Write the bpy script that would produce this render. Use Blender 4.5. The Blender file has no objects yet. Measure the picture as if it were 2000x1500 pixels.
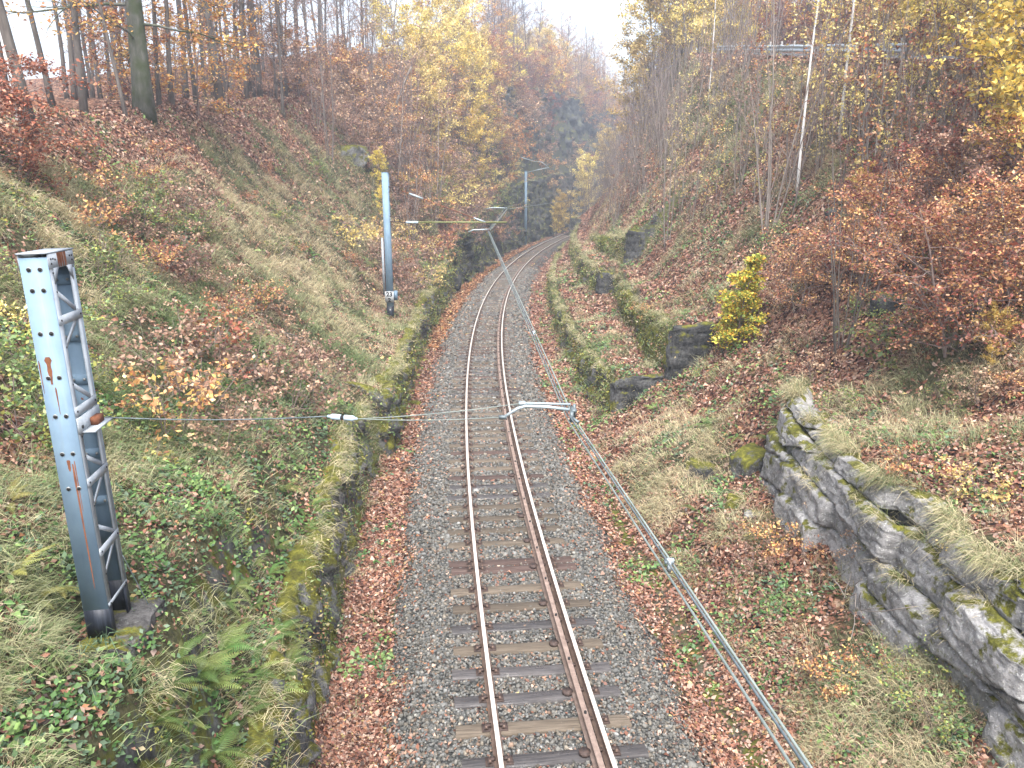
import bpy, math, random
import numpy as np
from mathutils import Vector

# ------------------------------------------------------------------ camera, sky, sun, exposure
scene = bpy.context.scene
COL = scene.collection
CAM_H, PITCH, FPX = 7.5, math.radians(14.5), 1500.0
cam_d = bpy.data.cameras.new('camera')
cam_d.sensor_width = 36.0
cam_d.lens = 27.0
cam_d.clip_start = 0.05
cam_d.clip_end = 2000
cam = bpy.data.objects.new('camera', cam_d)
cam.location = (0, 0, CAM_H)
cam.rotation_euler = (math.radians(90) - PITCH, 0, 0)
COL.objects.link(cam)
scene.camera = cam

SUN_EL, SUN_AZ = math.radians(58), math.radians(176)      # azimuth from +Y towards +X
world = bpy.data.worlds.new("World")
scene.world = world
world.use_nodes = True
wn = world.node_tree
wn.nodes.clear()
sky = wn.nodes.new('ShaderNodeTexSky')
sky.sky_type = 'NISHITA'
sky.sun_disc = False
sky.sun_elevation = SUN_EL
sky.sun_rotation = SUN_AZ
sky.dust_density = 4.0
sky.air_density = 1.0
hsv = wn.nodes.new('ShaderNodeHueSaturation')
hsv.inputs['Saturation'].default_value = 0.55          # a thin bright overcast: the blue is mostly veiled
bg = wn.nodes.new('ShaderNodeBackground')
bg.inputs['Strength'].default_value = 0.15
wo = wn.nodes.new('ShaderNodeOutputWorld')
wn.links.new(sky.outputs[0], hsv.inputs['Color'])
wn.links.new(hsv.outputs[0], bg.inputs['Color'])
wn.links.new(bg.outputs[0], wo.inputs['Surface'])

sun_d = bpy.data.lights.new('sun', 'SUN')
sun_d.energy = 1.6
sun_d.angle = math.radians(35)
sun_d.color = (1.0, 0.98, 0.95)
sun = bpy.data.objects.new('sun', sun_d)
sd = Vector((math.sin(SUN_AZ) * math.cos(SUN_EL), math.cos(SUN_AZ) * math.cos(SUN_EL), math.sin(SUN_EL)))
sun.rotation_euler = (-sd).to_track_quat('-Z', 'Y').to_euler()
COL.objects.link(sun)

scene.view_settings.view_transform = 'Standard'
scene.view_settings.look = 'None'
scene.view_settings.exposure = 1.88
scene.view_settings.gamma = 1.0
try:
    scene.cycles.max_bounces = 6
    scene.cycles.diffuse_bounces = 3
    scene.cycles.transmission_bounces = 3
    scene.cycles.volume_bounces = 0
    scene.cycles.caustics_reflective = False
    scene.cycles.caustics_refractive = False
except Exception:
    pass

RNG = np.random.default_rng(11)
random.seed(5)
HAZE = 0.0021

# ------------------------------------------------------------------ noise
def _hash(ix, iy, iz, seed):
    h = (ix.astype(np.int64) * 374761393 + iy.astype(np.int64) * 668265263 + iz.astype(np.int64) * 2147483647 + seed * 974634777) & 0xFFFFFFFF
    h = ((h ^ (h >> 13)) * 1274126177) & 0xFFFFFFFF
    h = ((h ^ (h >> 16)) * 2246822519) & 0xFFFFFFFF
    return ((h ^ (h >> 15)) & 0xFFFFFF) / float(0xFFFFFF)

def vnoise(x, y, z=None, seed=0):
    x = np.asarray(x, float); y = np.asarray(y, float)
    z = np.zeros_like(x) if z is None else np.asarray(z, float)
    x, y, z = np.broadcast_arrays(x, y, z)
    ix, iy, iz = np.floor(x), np.floor(y), np.floor(z)
    fx, fy, fz = x - ix, y - iy, z - iz
    fx, fy, fz = [f * f * (3 - 2 * f) for f in (fx, fy, fz)]
    out = 0
    for a in (0, 1):
        for b in (0, 1):
            for c in (0, 1):
                w = (fx if a else 1 - fx) * (fy if b else 1 - fy) * (fz if c else 1 - fz)
                out = out + w * _hash(ix + a, iy + b, iz + c, seed)
    return out

def fbm(x, y, z=None, seed=0, octv=4):
    s, a, f, t = 0, 0.5, 1.0, 0
    for o in range(octv):
        s = s + a * vnoise(np.asarray(x) * f, np.asarray(y) * f, None if z is None else np.asarray(z) * f, seed + o * 17)
        t += a; a *= 0.5; f *= 2.03
    return s / t

def facets(u, v, size, seed=0):
    """chipped planes: each cell of an uneven mosaic is a little tilted plane, about -0.5..0.5"""
    u = np.asarray(u, float) / size; v = np.asarray(v, float) / size
    iu, iv = np.floor(u), np.floor(v); best = np.full(u.shape, 1e9); out = np.zeros(u.shape); z0 = np.zeros(u.shape)
    for a in (-1, 0, 1):
        for b in (-1, 0, 1):
            cu, cv = iu + a, iv + b
            pu = cu + _hash(cu, cv, z0, seed); pv = cv + _hash(cu, cv, z0, seed + 1)
            dd = (u - pu) ** 2 + (v - pv) ** 2
            val = (_hash(cu, cv, z0, seed + 2) - .5) * .7 + (u - pu) * (_hash(cu, cv, z0, seed + 3) - .5) * .9 + (v - pv) * (_hash(cu, cv, z0, seed + 4) - .5) * .9
            k = dd < best
            best = np.where(k, dd, best); out = np.where(k, val, out)
    return out

def smooth(a, b, x):
    t = np.clip((np.asarray(x, float) - a) / (b - a), 0, 1)
    return t * t * (3 - 2 * t)

# ------------------------------------------------------------------ mesh building
def make_mesh(name, verts, faces, mats=(), midx=None, col=None, smooth_shade=False):
    """faces: list of int arrays, each (n,k). col: (nverts,3)."""
    me = bpy.data.meshes.new(name)
    verts = np.asarray(verts, np.float32)
    faces = [np.asarray(f, np.int32) for f in faces if len(f)]
    nl = sum(f.size for f in faces); nf = sum(len(f) for f in faces)
    me.vertices.add(len(verts)); me.vertices.foreach_set('co', verts.ravel())
    me.loops.add(nl); me.loops.foreach_set('vertex_index', np.concatenate([f.ravel() for f in faces]))
    me.polygons.add(nf)
    tot = np.concatenate([np.full(len(f), f.shape[1], np.int32) for f in faces])
    me.polygons.foreach_set('loop_start', np.concatenate([[0], np.cumsum(tot)[:-1]]).astype(np.int32))
    for m in mats: me.materials.append(m)
    if midx is not None: me.polygons.foreach_set('material_index', np.asarray(midx, np.int32))
    if smooth_shade: me.polygons.foreach_set('use_smooth', np.ones(nf, bool))
    if col is not None:
        at = me.attributes.new('col', 'FLOAT_COLOR', 'POINT')
        c4 = np.ones((len(verts), 4), np.float32); c4[:, :3] = col
        at.data.foreach_set('color', c4.ravel())
    me.update(calc_edges=True); me.validate()
    return me

class MB:
    """collects shapes that become one mesh"""
    def __init__(s): s.v, s.f, s.m, s.c, s.n = [], {}, {}, [], 0
    def add(s, v, faces, mi=0, col=None):
        v = np.asarray(v, float)
        for f in faces:
            f = np.asarray(f, np.int32)
            if not len(f): continue
            s.f.setdefault(f.shape[1], []).append(f + s.n)
            s.m.setdefault(f.shape[1], []).append(np.full(len(f), mi))
        s.v.append(v)
        s.c.append(np.tile(np.array(col if col is not None else (1, 1, 1), float), (len(v), 1)) if col is None or np.ndim(col) == 1 else np.asarray(col))
        s.n += len(v)
    def box(s, c, size, mi=0, rot=None, col=None, bevel=0.0):
        sx, sy, sz = [k / 2 for k in size]
        v = np.array([(x, y, z) for x in (-sx, sx) for y in (-sy, sy) for z in (-sz, sz)])
        if rot is not None: v = v @ np.asarray(rot).T
        v = v + np.asarray(c, float)
        s.add(v, [np.array([(0, 1, 3, 2), (4, 6, 7, 5), (0, 4, 5, 1), (2, 3, 7, 6), (0, 2, 6, 4), (1, 5, 7, 3)])], mi, col)
    def tube(s, pts, rad, sides=8, mi=0, cap=True, col=None):
        pts = np.asarray(pts, float); n = len(pts)
        rad = np.broadcast_to(np.asarray(rad, float), (n,))
        t = np.gradient(pts, axis=0); t /= np.linalg.norm(t, axis=1)[:, None] + 1e-9
        ref = np.array([0, 0, 1.0]) if abs(t[0, 2]) < 0.9 else np.array([1.0, 0, 0])
        a = np.cross(t, ref); a /= np.linalg.norm(a, axis=1)[:, None] + 1e-9
        b = np.cross(t, a)
        th = np.arange(sides) / sides * 2 * np.pi
        v = pts[:, None, :] + rad[:, None, None] * (np.cos(th)[None, :, None] * a[:, None, :] + np.sin(th)[None, :, None] * b[:, None, :])
        v = v.reshape(-1, 3)
        i = np.arange(n - 1)[:, None] * sides; j = np.arange(sides)[None, :]; k = (j + 1) % sides
        q = np.stack([i + j, i + k, i + sides + k, i + sides + j], -1).reshape(-1, 4)
        fs = [q]
        if cap and sides >= 3:
            caps = [np.array([list(range(sides))[::-1]]), np.array([[(n - 1) * sides + x for x in range(sides)]])]
            fs += caps
        s.add(v, fs, mi, col)
    def sheet(s, P, mi=0, col=None, flip=False):
        P = np.asarray(P, float); n, m = P.shape[:2]
        i = np.arange(n - 1)[:, None] * m; j = np.arange(m - 1)[None, :]
        q = np.stack([i + j, i + j + 1, i + m + j + 1, i + m + j], -1).reshape(-1, 4)
        if flip: q = q[:, ::-1]
        s.add(P.reshape(-1, 3), [q], mi, None if col is None else (np.asarray(col).reshape(-1, 3) if np.ndim(col) > 1 else col))
    def mesh(s, name, mats, smooth_shade=False, use_col=False):
        ks = sorted(s.f)
        faces = [np.concatenate(s.f[k]) for k in ks]
        mid = np.concatenate([np.concatenate(s.m[k]) for k in ks])
        return make_mesh(name, np.concatenate(s.v), faces, mats, mid, np.concatenate(s.c) if use_col else None, smooth_shade)

def link(name, me, parent=None, loc=(0, 0, 0)):
    o = bpy.data.objects.new(name, me)
    COL.objects.link(o)
    o.location = loc
    if parent is not None: o.parent = parent
    return o

def tag(o, label, cat, group=None):
    o['label'] = label; o['category'] = cat
    if group: o['group'] = group
    return o

def thing(name, label, cat, loc=(0, 0, 0), group=None):
    o = bpy.data.objects.new(name, None)
    COL.objects.link(o); o.location = loc; o.empty_display_size = 0.2
    return tag(o, label, cat, group)

def copy_thing(src, loc, rz=0.0, sc=1.0, label=None, group=None, tilt=(0, 0)):
    r = src.copy(); COL.objects.link(r)
    r.location = loc; r.rotation_euler = (tilt[0], tilt[1], rz); r.scale = (sc, sc, sc) if np.ndim(sc) == 0 else sc
    if label: r['label'] = label
    if group: r['group'] = group
    for ch in src.children:
        c = ch.copy(); COL.objects.link(c); c.parent = r
        for g in ch.children:
            d = g.copy(); COL.objects.link(d); d.parent = c
    return r

# ------------------------------------------------------------------ materials
def newmat(name):
    m = bpy.data.materials.new(name); m.use_nodes = True
    nt = m.node_tree; nt.nodes.clear()
    out = nt.nodes.new('ShaderNodeOutputMaterial')
    return m, nt, out

def N(nt, kind, **kw):
    n = nt.nodes.new('ShaderNode' + kind)
    for k, v in kw.items():
        if k in n.inputs: n.inputs[k].default_value = v
        else: setattr(n, k, v)
    return n

def ramp(nt, fac, stops):
    r = nt.nodes.new('ShaderNodeValToRGB')
    while len(r.color_ramp.elements) < len(stops): r.color_ramp.elements.new(0.5)
    for e, (p, c) in zip(r.color_ramp.elements, stops):
        e.position = p; e.color = (*c, 1) if len(c) == 3 else c
    nt.links.new(fac, r.inputs[0])
    return r.outputs[0]

def noise(nt, vec, scale, detail=4, rough=0.6):
    n = N(nt, 'TexNoise'); n.inputs['Scale'].default_value = scale; n.inputs['Detail'].default_value = detail
    n.inputs['Roughness'].default_value = rough
    nt.links.new(vec, n.inputs['Vector'])
    return n.outputs[0]

def mixc(nt, fac, a, b, mode='MIX'):
    m = nt.nodes.new('ShaderNodeMix'); m.data_type = 'RGBA'; m.blend_type = mode
    for sock, val in ((m.inputs[0], fac), (m.inputs[6], a), (m.inputs[7], b)):
        if hasattr(val, 'is_linked') or hasattr(val, 'links'): nt.links.new(val, sock)
        elif isinstance(val, (int, float)): sock.default_value = val
        else: sock.default_value = (*val, 1) if len(val) == 3 else val
    return m.outputs[2]

def math_n(nt, op, a, b=0.0):
    m = N(nt, 'Math'); m.operation = op
    for s, v in ((m.inputs[0], a), (m.inputs[1], b)):
        if hasattr(v, 'links'): nt.links.new(v, s)
        else: s.default_value = v
    return m.outputs[0]

def principled(nt, out, base, rough=0.8, metal=0.0, bump=None, bump_d=0.02, bump_s=1.0, spec=0.3):
    p = N(nt, 'BsdfPrincipled')
    p.inputs['Specular IOR Level'].default_value = spec
    if hasattr(base, 'links'): nt.links.new(base, p.inputs['Base Color'])
    else: p.inputs['Base Color'].default_value = (*base, 1)
    if hasattr(rough, 'links'): nt.links.new(rough, p.inputs['Roughness'])
    else: p.inputs['Roughness'].default_value = rough
    p.inputs['Metallic'].default_value = metal
    if bump is not None:
        b = N(nt, 'Bump'); b.inputs['Distance'].default_value = bump_d; b.inputs['Strength'].default_value = bump_s
        nt.links.new(bump, b.inputs['Height']); nt.links.new(b.outputs[0], p.inputs['Normal'])
    nt.links.new(p.outputs[0], out.inputs['Surface'])
    return p

def coord(nt, which='Object'):
    return N(nt, 'TexCoord').outputs[which]

def geo_pos(nt):
    return N(nt, 'NewGeometry').outputs['Position']

def mat_leaf(name, translucent=0.3, obj_var=0.25):
    m, nt, out = newmat(name)
    a = N(nt, 'Attribute'); a.attribute_name = 'col'
    oi = N(nt, 'ObjectInfo')
    h = N(nt, 'HueSaturation')
    v = math_n(nt, 'ADD', math_n(nt, 'MULTIPLY', oi.outputs['Random'], obj_var * 2), 1 - obj_var)
    nt.links.new(v, h.inputs['Value']); nt.links.new(a.outputs['Color'], h.inputs['Color'])
    hu = math_n(nt, 'ADD', math_n(nt, 'MULTIPLY', oi.outputs['Random'], 0.03), 0.485)
    nt.links.new(hu, h.inputs['Hue'])
    d = N(nt, 'BsdfDiffuse'); t = N(nt, 'BsdfTranslucent')
    nt.links.new(h.outputs[0], d.inputs[0]); nt.links.new(h.outputs[0], t.inputs[0])
    g = N(nt, 'BsdfGlossy'); g.inputs['Roughness'].default_value = 0.45
    mx = N(nt, 'MixShader'); mx.inputs[0].default_value = translucent
    nt.links.new(d.outputs[0], mx.inputs[1]); nt.links.new(t.outputs[0], mx.inputs[2])
    mg = N(nt, 'MixShader'); mg.inputs[0].default_value = 0.03
    nt.links.new(mx.outputs[0], mg.inputs[1]); nt.links.new(g.outputs[0], mg.inputs[2])
    nt.links.new(mg.outputs[0], out.inputs['Surface'])
    return m

M = {}
M['leaf'] = mat_leaf('leaf')
M['litter'] = mat_leaf('leaf_litter', 0.12, 0.0)
M['blade'] = mat_leaf('grass_blade', 0.25, 0.0)

def mat_bark(name, c0, c1, moss=None, scale=6.0, stretch=0.25):
    m, nt, out = newmat(name)
    mp = N(nt, 'Mapping'); mp.inputs['Scale'].default_value = (1, 1, stretch)
    nt.links.new(coord(nt), mp.inputs['Vector'])
    n1 = noise(nt, mp.outputs[0], scale, 6, 0.7)
    c = ramp(nt, n1, [(0.3, c0), (0.7, c1)])
    if moss is not None:
        n2 = noise(nt, coord(nt), 1.3, 3)
        c = mixc(nt, ramp(nt, n2, [(0.42, (0, 0, 0)), (0.6, (1, 1, 1))]), c, moss)
    oi = N(nt, 'ObjectInfo')
    h = N(nt, 'HueSaturation'); nt.links.new(c, h.inputs['Color'])
    nt.links.new(math_n(nt, 'ADD', math_n(nt, 'MULTIPLY', oi.outputs['Random'], 0.5), 0.75), h.inputs['Value'])
    principled(nt, out, h.outputs[0], 0.85, bump=n1, bump_d=0.02)
    return m

M['bark'] = mat_bark('grey_brown_bark', (0.055, 0.046, 0.04), (0.16, 0.138, 0.12))
M['bark_green'] = mat_bark('beech_bark', (0.06, 0.062, 0.045), (0.17, 0.17, 0.14), (0.06, 0.075, 0.03))
M['bark_sapling'] = mat_bark('sapling_bark', (0.12, 0.10, 0.085), (0.26, 0.225, 0.20))
M['bark_twig'] = mat_bark('twig_bark', (0.11, 0.082, 0.072), (0.24, 0.185, 0.165))

def mat_birch():
    m, nt, out = newmat('birch_bark')
    mp = N(nt, 'Mapping'); mp.inputs['Scale'].default_value = (1, 1, 3.5)
    nt.links.new(coord(nt), mp.inputs['Vector'])
    n1 = noise(nt, mp.outputs[0], 2.6, 5, 0.7)
    c = ramp(nt, n1, [(0.30, (0.05, 0.045, 0.04)), (0.37, (0.62, 0.61, 0.60)), (1.0, (0.78, 0.78, 0.78))])
    principled(nt, out, c, 0.7)
    return m
M['birch'] = mat_birch()

def mat_rock(name, moss_amt=0.5, tone=1.0, warm=0.0, calm=False):
    m, nt, out = newmat(name)
    pos = geo_pos(nt)
    n1 = noise(nt, pos, 1.6, 8, 0.65)
    n2 = noise(nt, pos, 11.0, 6, 0.7)
    g = lambda v: (v * tone * (1 + warm), v * tone, v * tone * (1 - warm * 0.6))
    c = ramp(nt, n1, [(0.28, g(0.10)), (0.45, g(0.17)), (0.58, g(0.25)), (0.72, g(0.20)), (0.85, g(0.27))] if calm else [(0.30, g(0.035)), (0.45, g(0.14)), (0.58, g(0.30)), (0.72, g(0.20)), (0.85, g(0.34))])
    c = mixc(nt, 0.45 if calm else 0.75, c, ramp(nt, n2, [(0.34, (0.12, 0.12, 0.12)), (0.58, (1, 1, 1))]), 'MULTIPLY')
    # lichen spots
    n4 = noise(nt, pos, 23.0, 3, 0.6)
    c = mixc(nt, ramp(nt, n4, [(0.60, (0, 0, 0)), (0.66, (0.6, 0.6, 0.6))]), c, (0.42 * tone, 0.43 * tone, 0.40 * tone))
    # moss: more on upward faces
    nrm = N(nt, 'NewGeometry'); sx = N(nt, 'SeparateXYZ'); nt.links.new(nrm.outputs['Normal'], sx.inputs[0])
    n3 = noise(nt, pos, 2.3, 7, 0.68)
    mf = math_n(nt, 'ADD', n3, math_n(nt, 'MULTIPLY', sx.outputs[2], 0.16))
    lo = 0.72 - 0.36 * moss_amt
    mf = ramp(nt, mf, [(lo, (0, 0, 0)), (lo + 0.07, (1, 1, 1))])
    mossc = ramp(nt, noise(nt, pos, 7.0, 5, 0.75), [(0.3, (0.028, 0.026, 0.010)), (0.5, (0.10, 0.10, 0.017)), (0.7, (0.24, 0.23, 0.035))])
    c = mixc(nt, mf, c, mossc)
    hgt = math_n(nt, 'ADD', math_n(nt, 'MULTIPLY', n2, 0.6), math_n(nt, 'MULTIPLY', noise(nt, pos, 40, 4, 0.7), 0.4))
    principled(nt, out, c, 0.9, bump=hgt, bump_d=0.06, bump_s=1.0, spec=0.2)
    return m
M['rock_moss'] = mat_rock('mossy_rock', 0.60, 0.70)
M['rock_dark'] = mat_rock('dark_stone', 0.36, 0.36)
M['rock_light'] = mat_rock('pale_rock', 0.36, 1.55, 0.03, True)
M['rock_foot'] = mat_rock('mossy_concrete_block', 0.22, 0.42, 0.05)
M['rock_green'] = mat_rock('moss_covered_stone', 0.95, 0.7)

def mat_paint_steel():
    m, nt, out = newmat('weathered_blue_grey_paint')
    pos = coord(nt)
    n1 = noise(nt, pos, 3.0, 5, 0.6)
    c = ramp(nt, n1, [(0.3, (0.16, 0.235, 0.315)), (0.7, (0.205, 0.295, 0.38))])
    mp = N(nt, 'Mapping'); mp.inputs['Scale'].default_value = (9, 9, 0.7); nt.links.new(pos, mp.inputs['Vector'])
    n2 = noise(nt, mp.outputs[0], 1.0, 5, 0.7)
    c = mixc(nt, ramp(nt, n2, [(0.56, (0, 0, 0)), (0.72, (0.55, 0.55, 0.55))]), c, (0.24, 0.32, 0.38))
    n5 = noise(nt, mp.outputs[0], 1.7, 4, 0.7)
    c = mixc(nt, ramp(nt, n5, [(0.60, (0, 0, 0)), (0.72, (0.5, 0.5, 0.5))]), c, (0.19, 0.23, 0.25))
    n3 = noise(nt, pos, 5.5, 6, 0.7)
    c = mixc(nt, ramp(nt, n3, [(0.67, (0, 0, 0)), (0.71, (1, 1, 1))]), c, (0.19, 0.062, 0.025))
    principled(nt, out, c, 0.7, bump=n3, bump_d=0.003, spec=0.12)
    return m
M['paint'] = mat_paint_steel()

def mat_simple(name, c0, c1, scale=8.0, rough=0.7, metal=0.0, bump_d=0.004, stretch=(1, 1, 1), spec=0.3):
    m, nt, out = newmat(name)
    mp = N(nt, 'Mapping'); mp.inputs['Scale'].default_value = stretch; nt.links.new(coord(nt), mp.inputs['Vector'])
    n1 = noise(nt, mp.outputs[0], scale, 5, 0.65)
    c = ramp(nt, n1, [(0.32, c0), (0.68, c1)])
    principled(nt, out, c, rough, metal, bump=n1, bump_d=bump_d, spec=spec)
    return m
M['paint_white'] = mat_simple('chalky_white_flange_paint', (0.24, 0.27, 0.30), (0.36, 0.39, 0.42), 7, spec=0.12)
M['tar'] = mat_simple('black_tar_paint', (0.006, 0.008, 0.012), (0.03, 0.036, 0.05), 5, 0.45, stretch=(8, 8, 0.5))
M['rust'] = mat_simple('rust', (0.10, 0.035, 0.018), (0.22, 0.085, 0.04), 12, 0.85)
M['bolt'] = mat_simple('bolt_steel', (0.16, 0.17, 0.16), (0.36, 0.37, 0.36), 30, 0.5, 0.5)
M['hole'] = mat_simple('bolt_hole', (0.012, 0.012, 0.014), (0.03, 0.03, 0.03), 30, 0.9)
M['concrete'] = mat_simple('mossy_concrete', (0.035, 0.036, 0.024), (0.10, 0.095, 0.078), 4, 0.9, bump_d=0.02)
M['galv'] = mat_simple('galvanised_tube', (0.27, 0.33, 0.36), (0.38, 0.43, 0.45), 9, 0.45, 0.3)
M['insul'] = mat_simple('pale_blue_insulator', (0.32, 0.42, 0.50), (0.45, 0.54, 0.60), 9, 0.3)
M['copper'] = mat_simple('patinated_copper_wire', (0.155, 0.185, 0.17), (0.25, 0.285, 0.265), 3, 0.6, 0.1)
M['steelwire'] = mat_simple('grey_steel_wire', (0.07, 0.09, 0.10), (0.17, 0.20, 0.21), 5, 0.5, 0.3)
M['boom'] = mat_simple('yellowed_tube', (0.13, 0.145, 0.05), (0.20, 0.21, 0.09), 6, 0.6)
M['sign_white'] = mat_simple('sign_white_enamel', (0.33, 0.35, 0.36), (0.37, 0.39, 0.40), 4, 0.4)
M['sign_black'] = mat_simple('sign_black_paint', (0.012, 0.012, 0.014), (0.02, 0.02, 0.02), 4, 0.5)
M['cabinet'] = mat_simple('grey_blue_cabinet', (0.10, 0.16, 0.22), (0.14, 0.21, 0.28), 5, 0.5)
M['rail_top'] = mat_simple('polished_railhead', (0.46, 0.42, 0.375), (0.60, 0.56, 0.51), 3, 0.45, 0.15, 0.0005, (6, 0.4, 6))  # pale colour also carries the sky reflected on the running surface
M['rail_side'] = mat_simple('rail_rust', (0.10, 0.065, 0.05), (0.20, 0.14, 0.11), 9, 0.8, 0.0)
M['guard_side'] = mat_simple('check_rail_rust', (0.15, 0.105, 0.085), (0.28, 0.21, 0.175), 7, 0.7, 0.0)
M['plate'] = mat_simple('dark_base_plate', (0.03, 0.022, 0.02), (0.09, 0.06, 0.05), 20, 0.7)
M['asphalt'] = mat_simple('road_asphalt', (0.04, 0.04, 0.042), (0.07, 0.07, 0.07), 14, 0.9)
M['zinc'] = mat_simple('zinc_guardrail', (0.38, 0.44, 0.48), (0.52, 0.57, 0.60), 4, 0.4, 0.4)
M['post'] = mat_simple('guardrail_post', (0.16, 0.15, 0.14), (0.28, 0.27, 0.26), 8, 0.7, 0.2)
M['litter_white'] = mat_simple('weathered_paper', (0.6, 0.62, 0.62), (0.75, 0.76, 0.76), 9, 0.7)

def mat_wood(name, c0, c1, wet=False):
    m, nt, out = newmat(name)
    mp = N(nt, 'Mapping'); mp.inputs['Scale'].default_value = (0.6, 14, 14); nt.links.new(coord(nt), mp.inputs['Vector'])
    oi = N(nt, 'ObjectInfo')
    ad = N(nt, 'VectorMath'); ad.operation = 'ADD'; nt.links.new(mp.outputs[0], ad.inputs[0])
    cx = N(nt, 'CombineXYZ'); nt.links.new(math_n(nt, 'MULTIPLY', oi.outputs['Random'], 37.0), cx.inputs[0]); nt.links.new(cx.outputs[0], ad.inputs[1])
    n1 = noise(nt, ad.outputs[0], 2.4, 6, 0.7)
    c = ramp(nt, n1, [(0.28, tuple(k * 0.35 for k in c0)), (0.42, c0), (0.7, c1)])
    h = N(nt, 'HueSaturation'); nt.links.new(c, h.inputs['Color'])
    nt.links.new(math_n(nt, 'ADD', math_n(nt, 'MULTIPLY', oi.outputs['Random'], 0.5), 0.75), h.inputs['Value'])
    n2 = noise(nt, coord(nt), 3.0, 3)
    rg = ramp(nt, n2, [(0.4, (0.25,) * 3), (0.6, (0.75,) * 3)]) if wet else 0.85
    principled(nt, out, h.outputs[0], rg, bump=n1, bump_d=0.012, spec=0.4 if wet else 0.25)
    return m
M['wood_olive'] = mat_wood('weathered_olive_timber', (0.078, 0.062, 0.046), (0.155, 0.126, 0.096))
M['wood_dark'] = mat_wood('wet_dark_timber', (0.042, 0.038, 0.038), (0.108, 0.098, 0.094), True)
M['wood_red'] = mat_wood('red_brown_timber', (0.065, 0.042, 0.036), (0.125, 0.09, 0.076))

def mat_ballast():
    m, nt, out = newmat('ballast_stone')
    a = N(nt, 'Attribute'); a.attribute_name = 'col'
    n1 = noise(nt, geo_pos(nt), 45, 3, 0.7)
    c = mixc(nt, 0.5, a.outputs['Color'], ramp(nt, n1, [(0.3, (0.45,) * 3), (0.65, (1, 1, 1))]), 'MULTIPLY')
    principled(nt, out, c, 0.85, spec=0.25)
    return m
M['ballast'] = mat_ballast()

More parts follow.
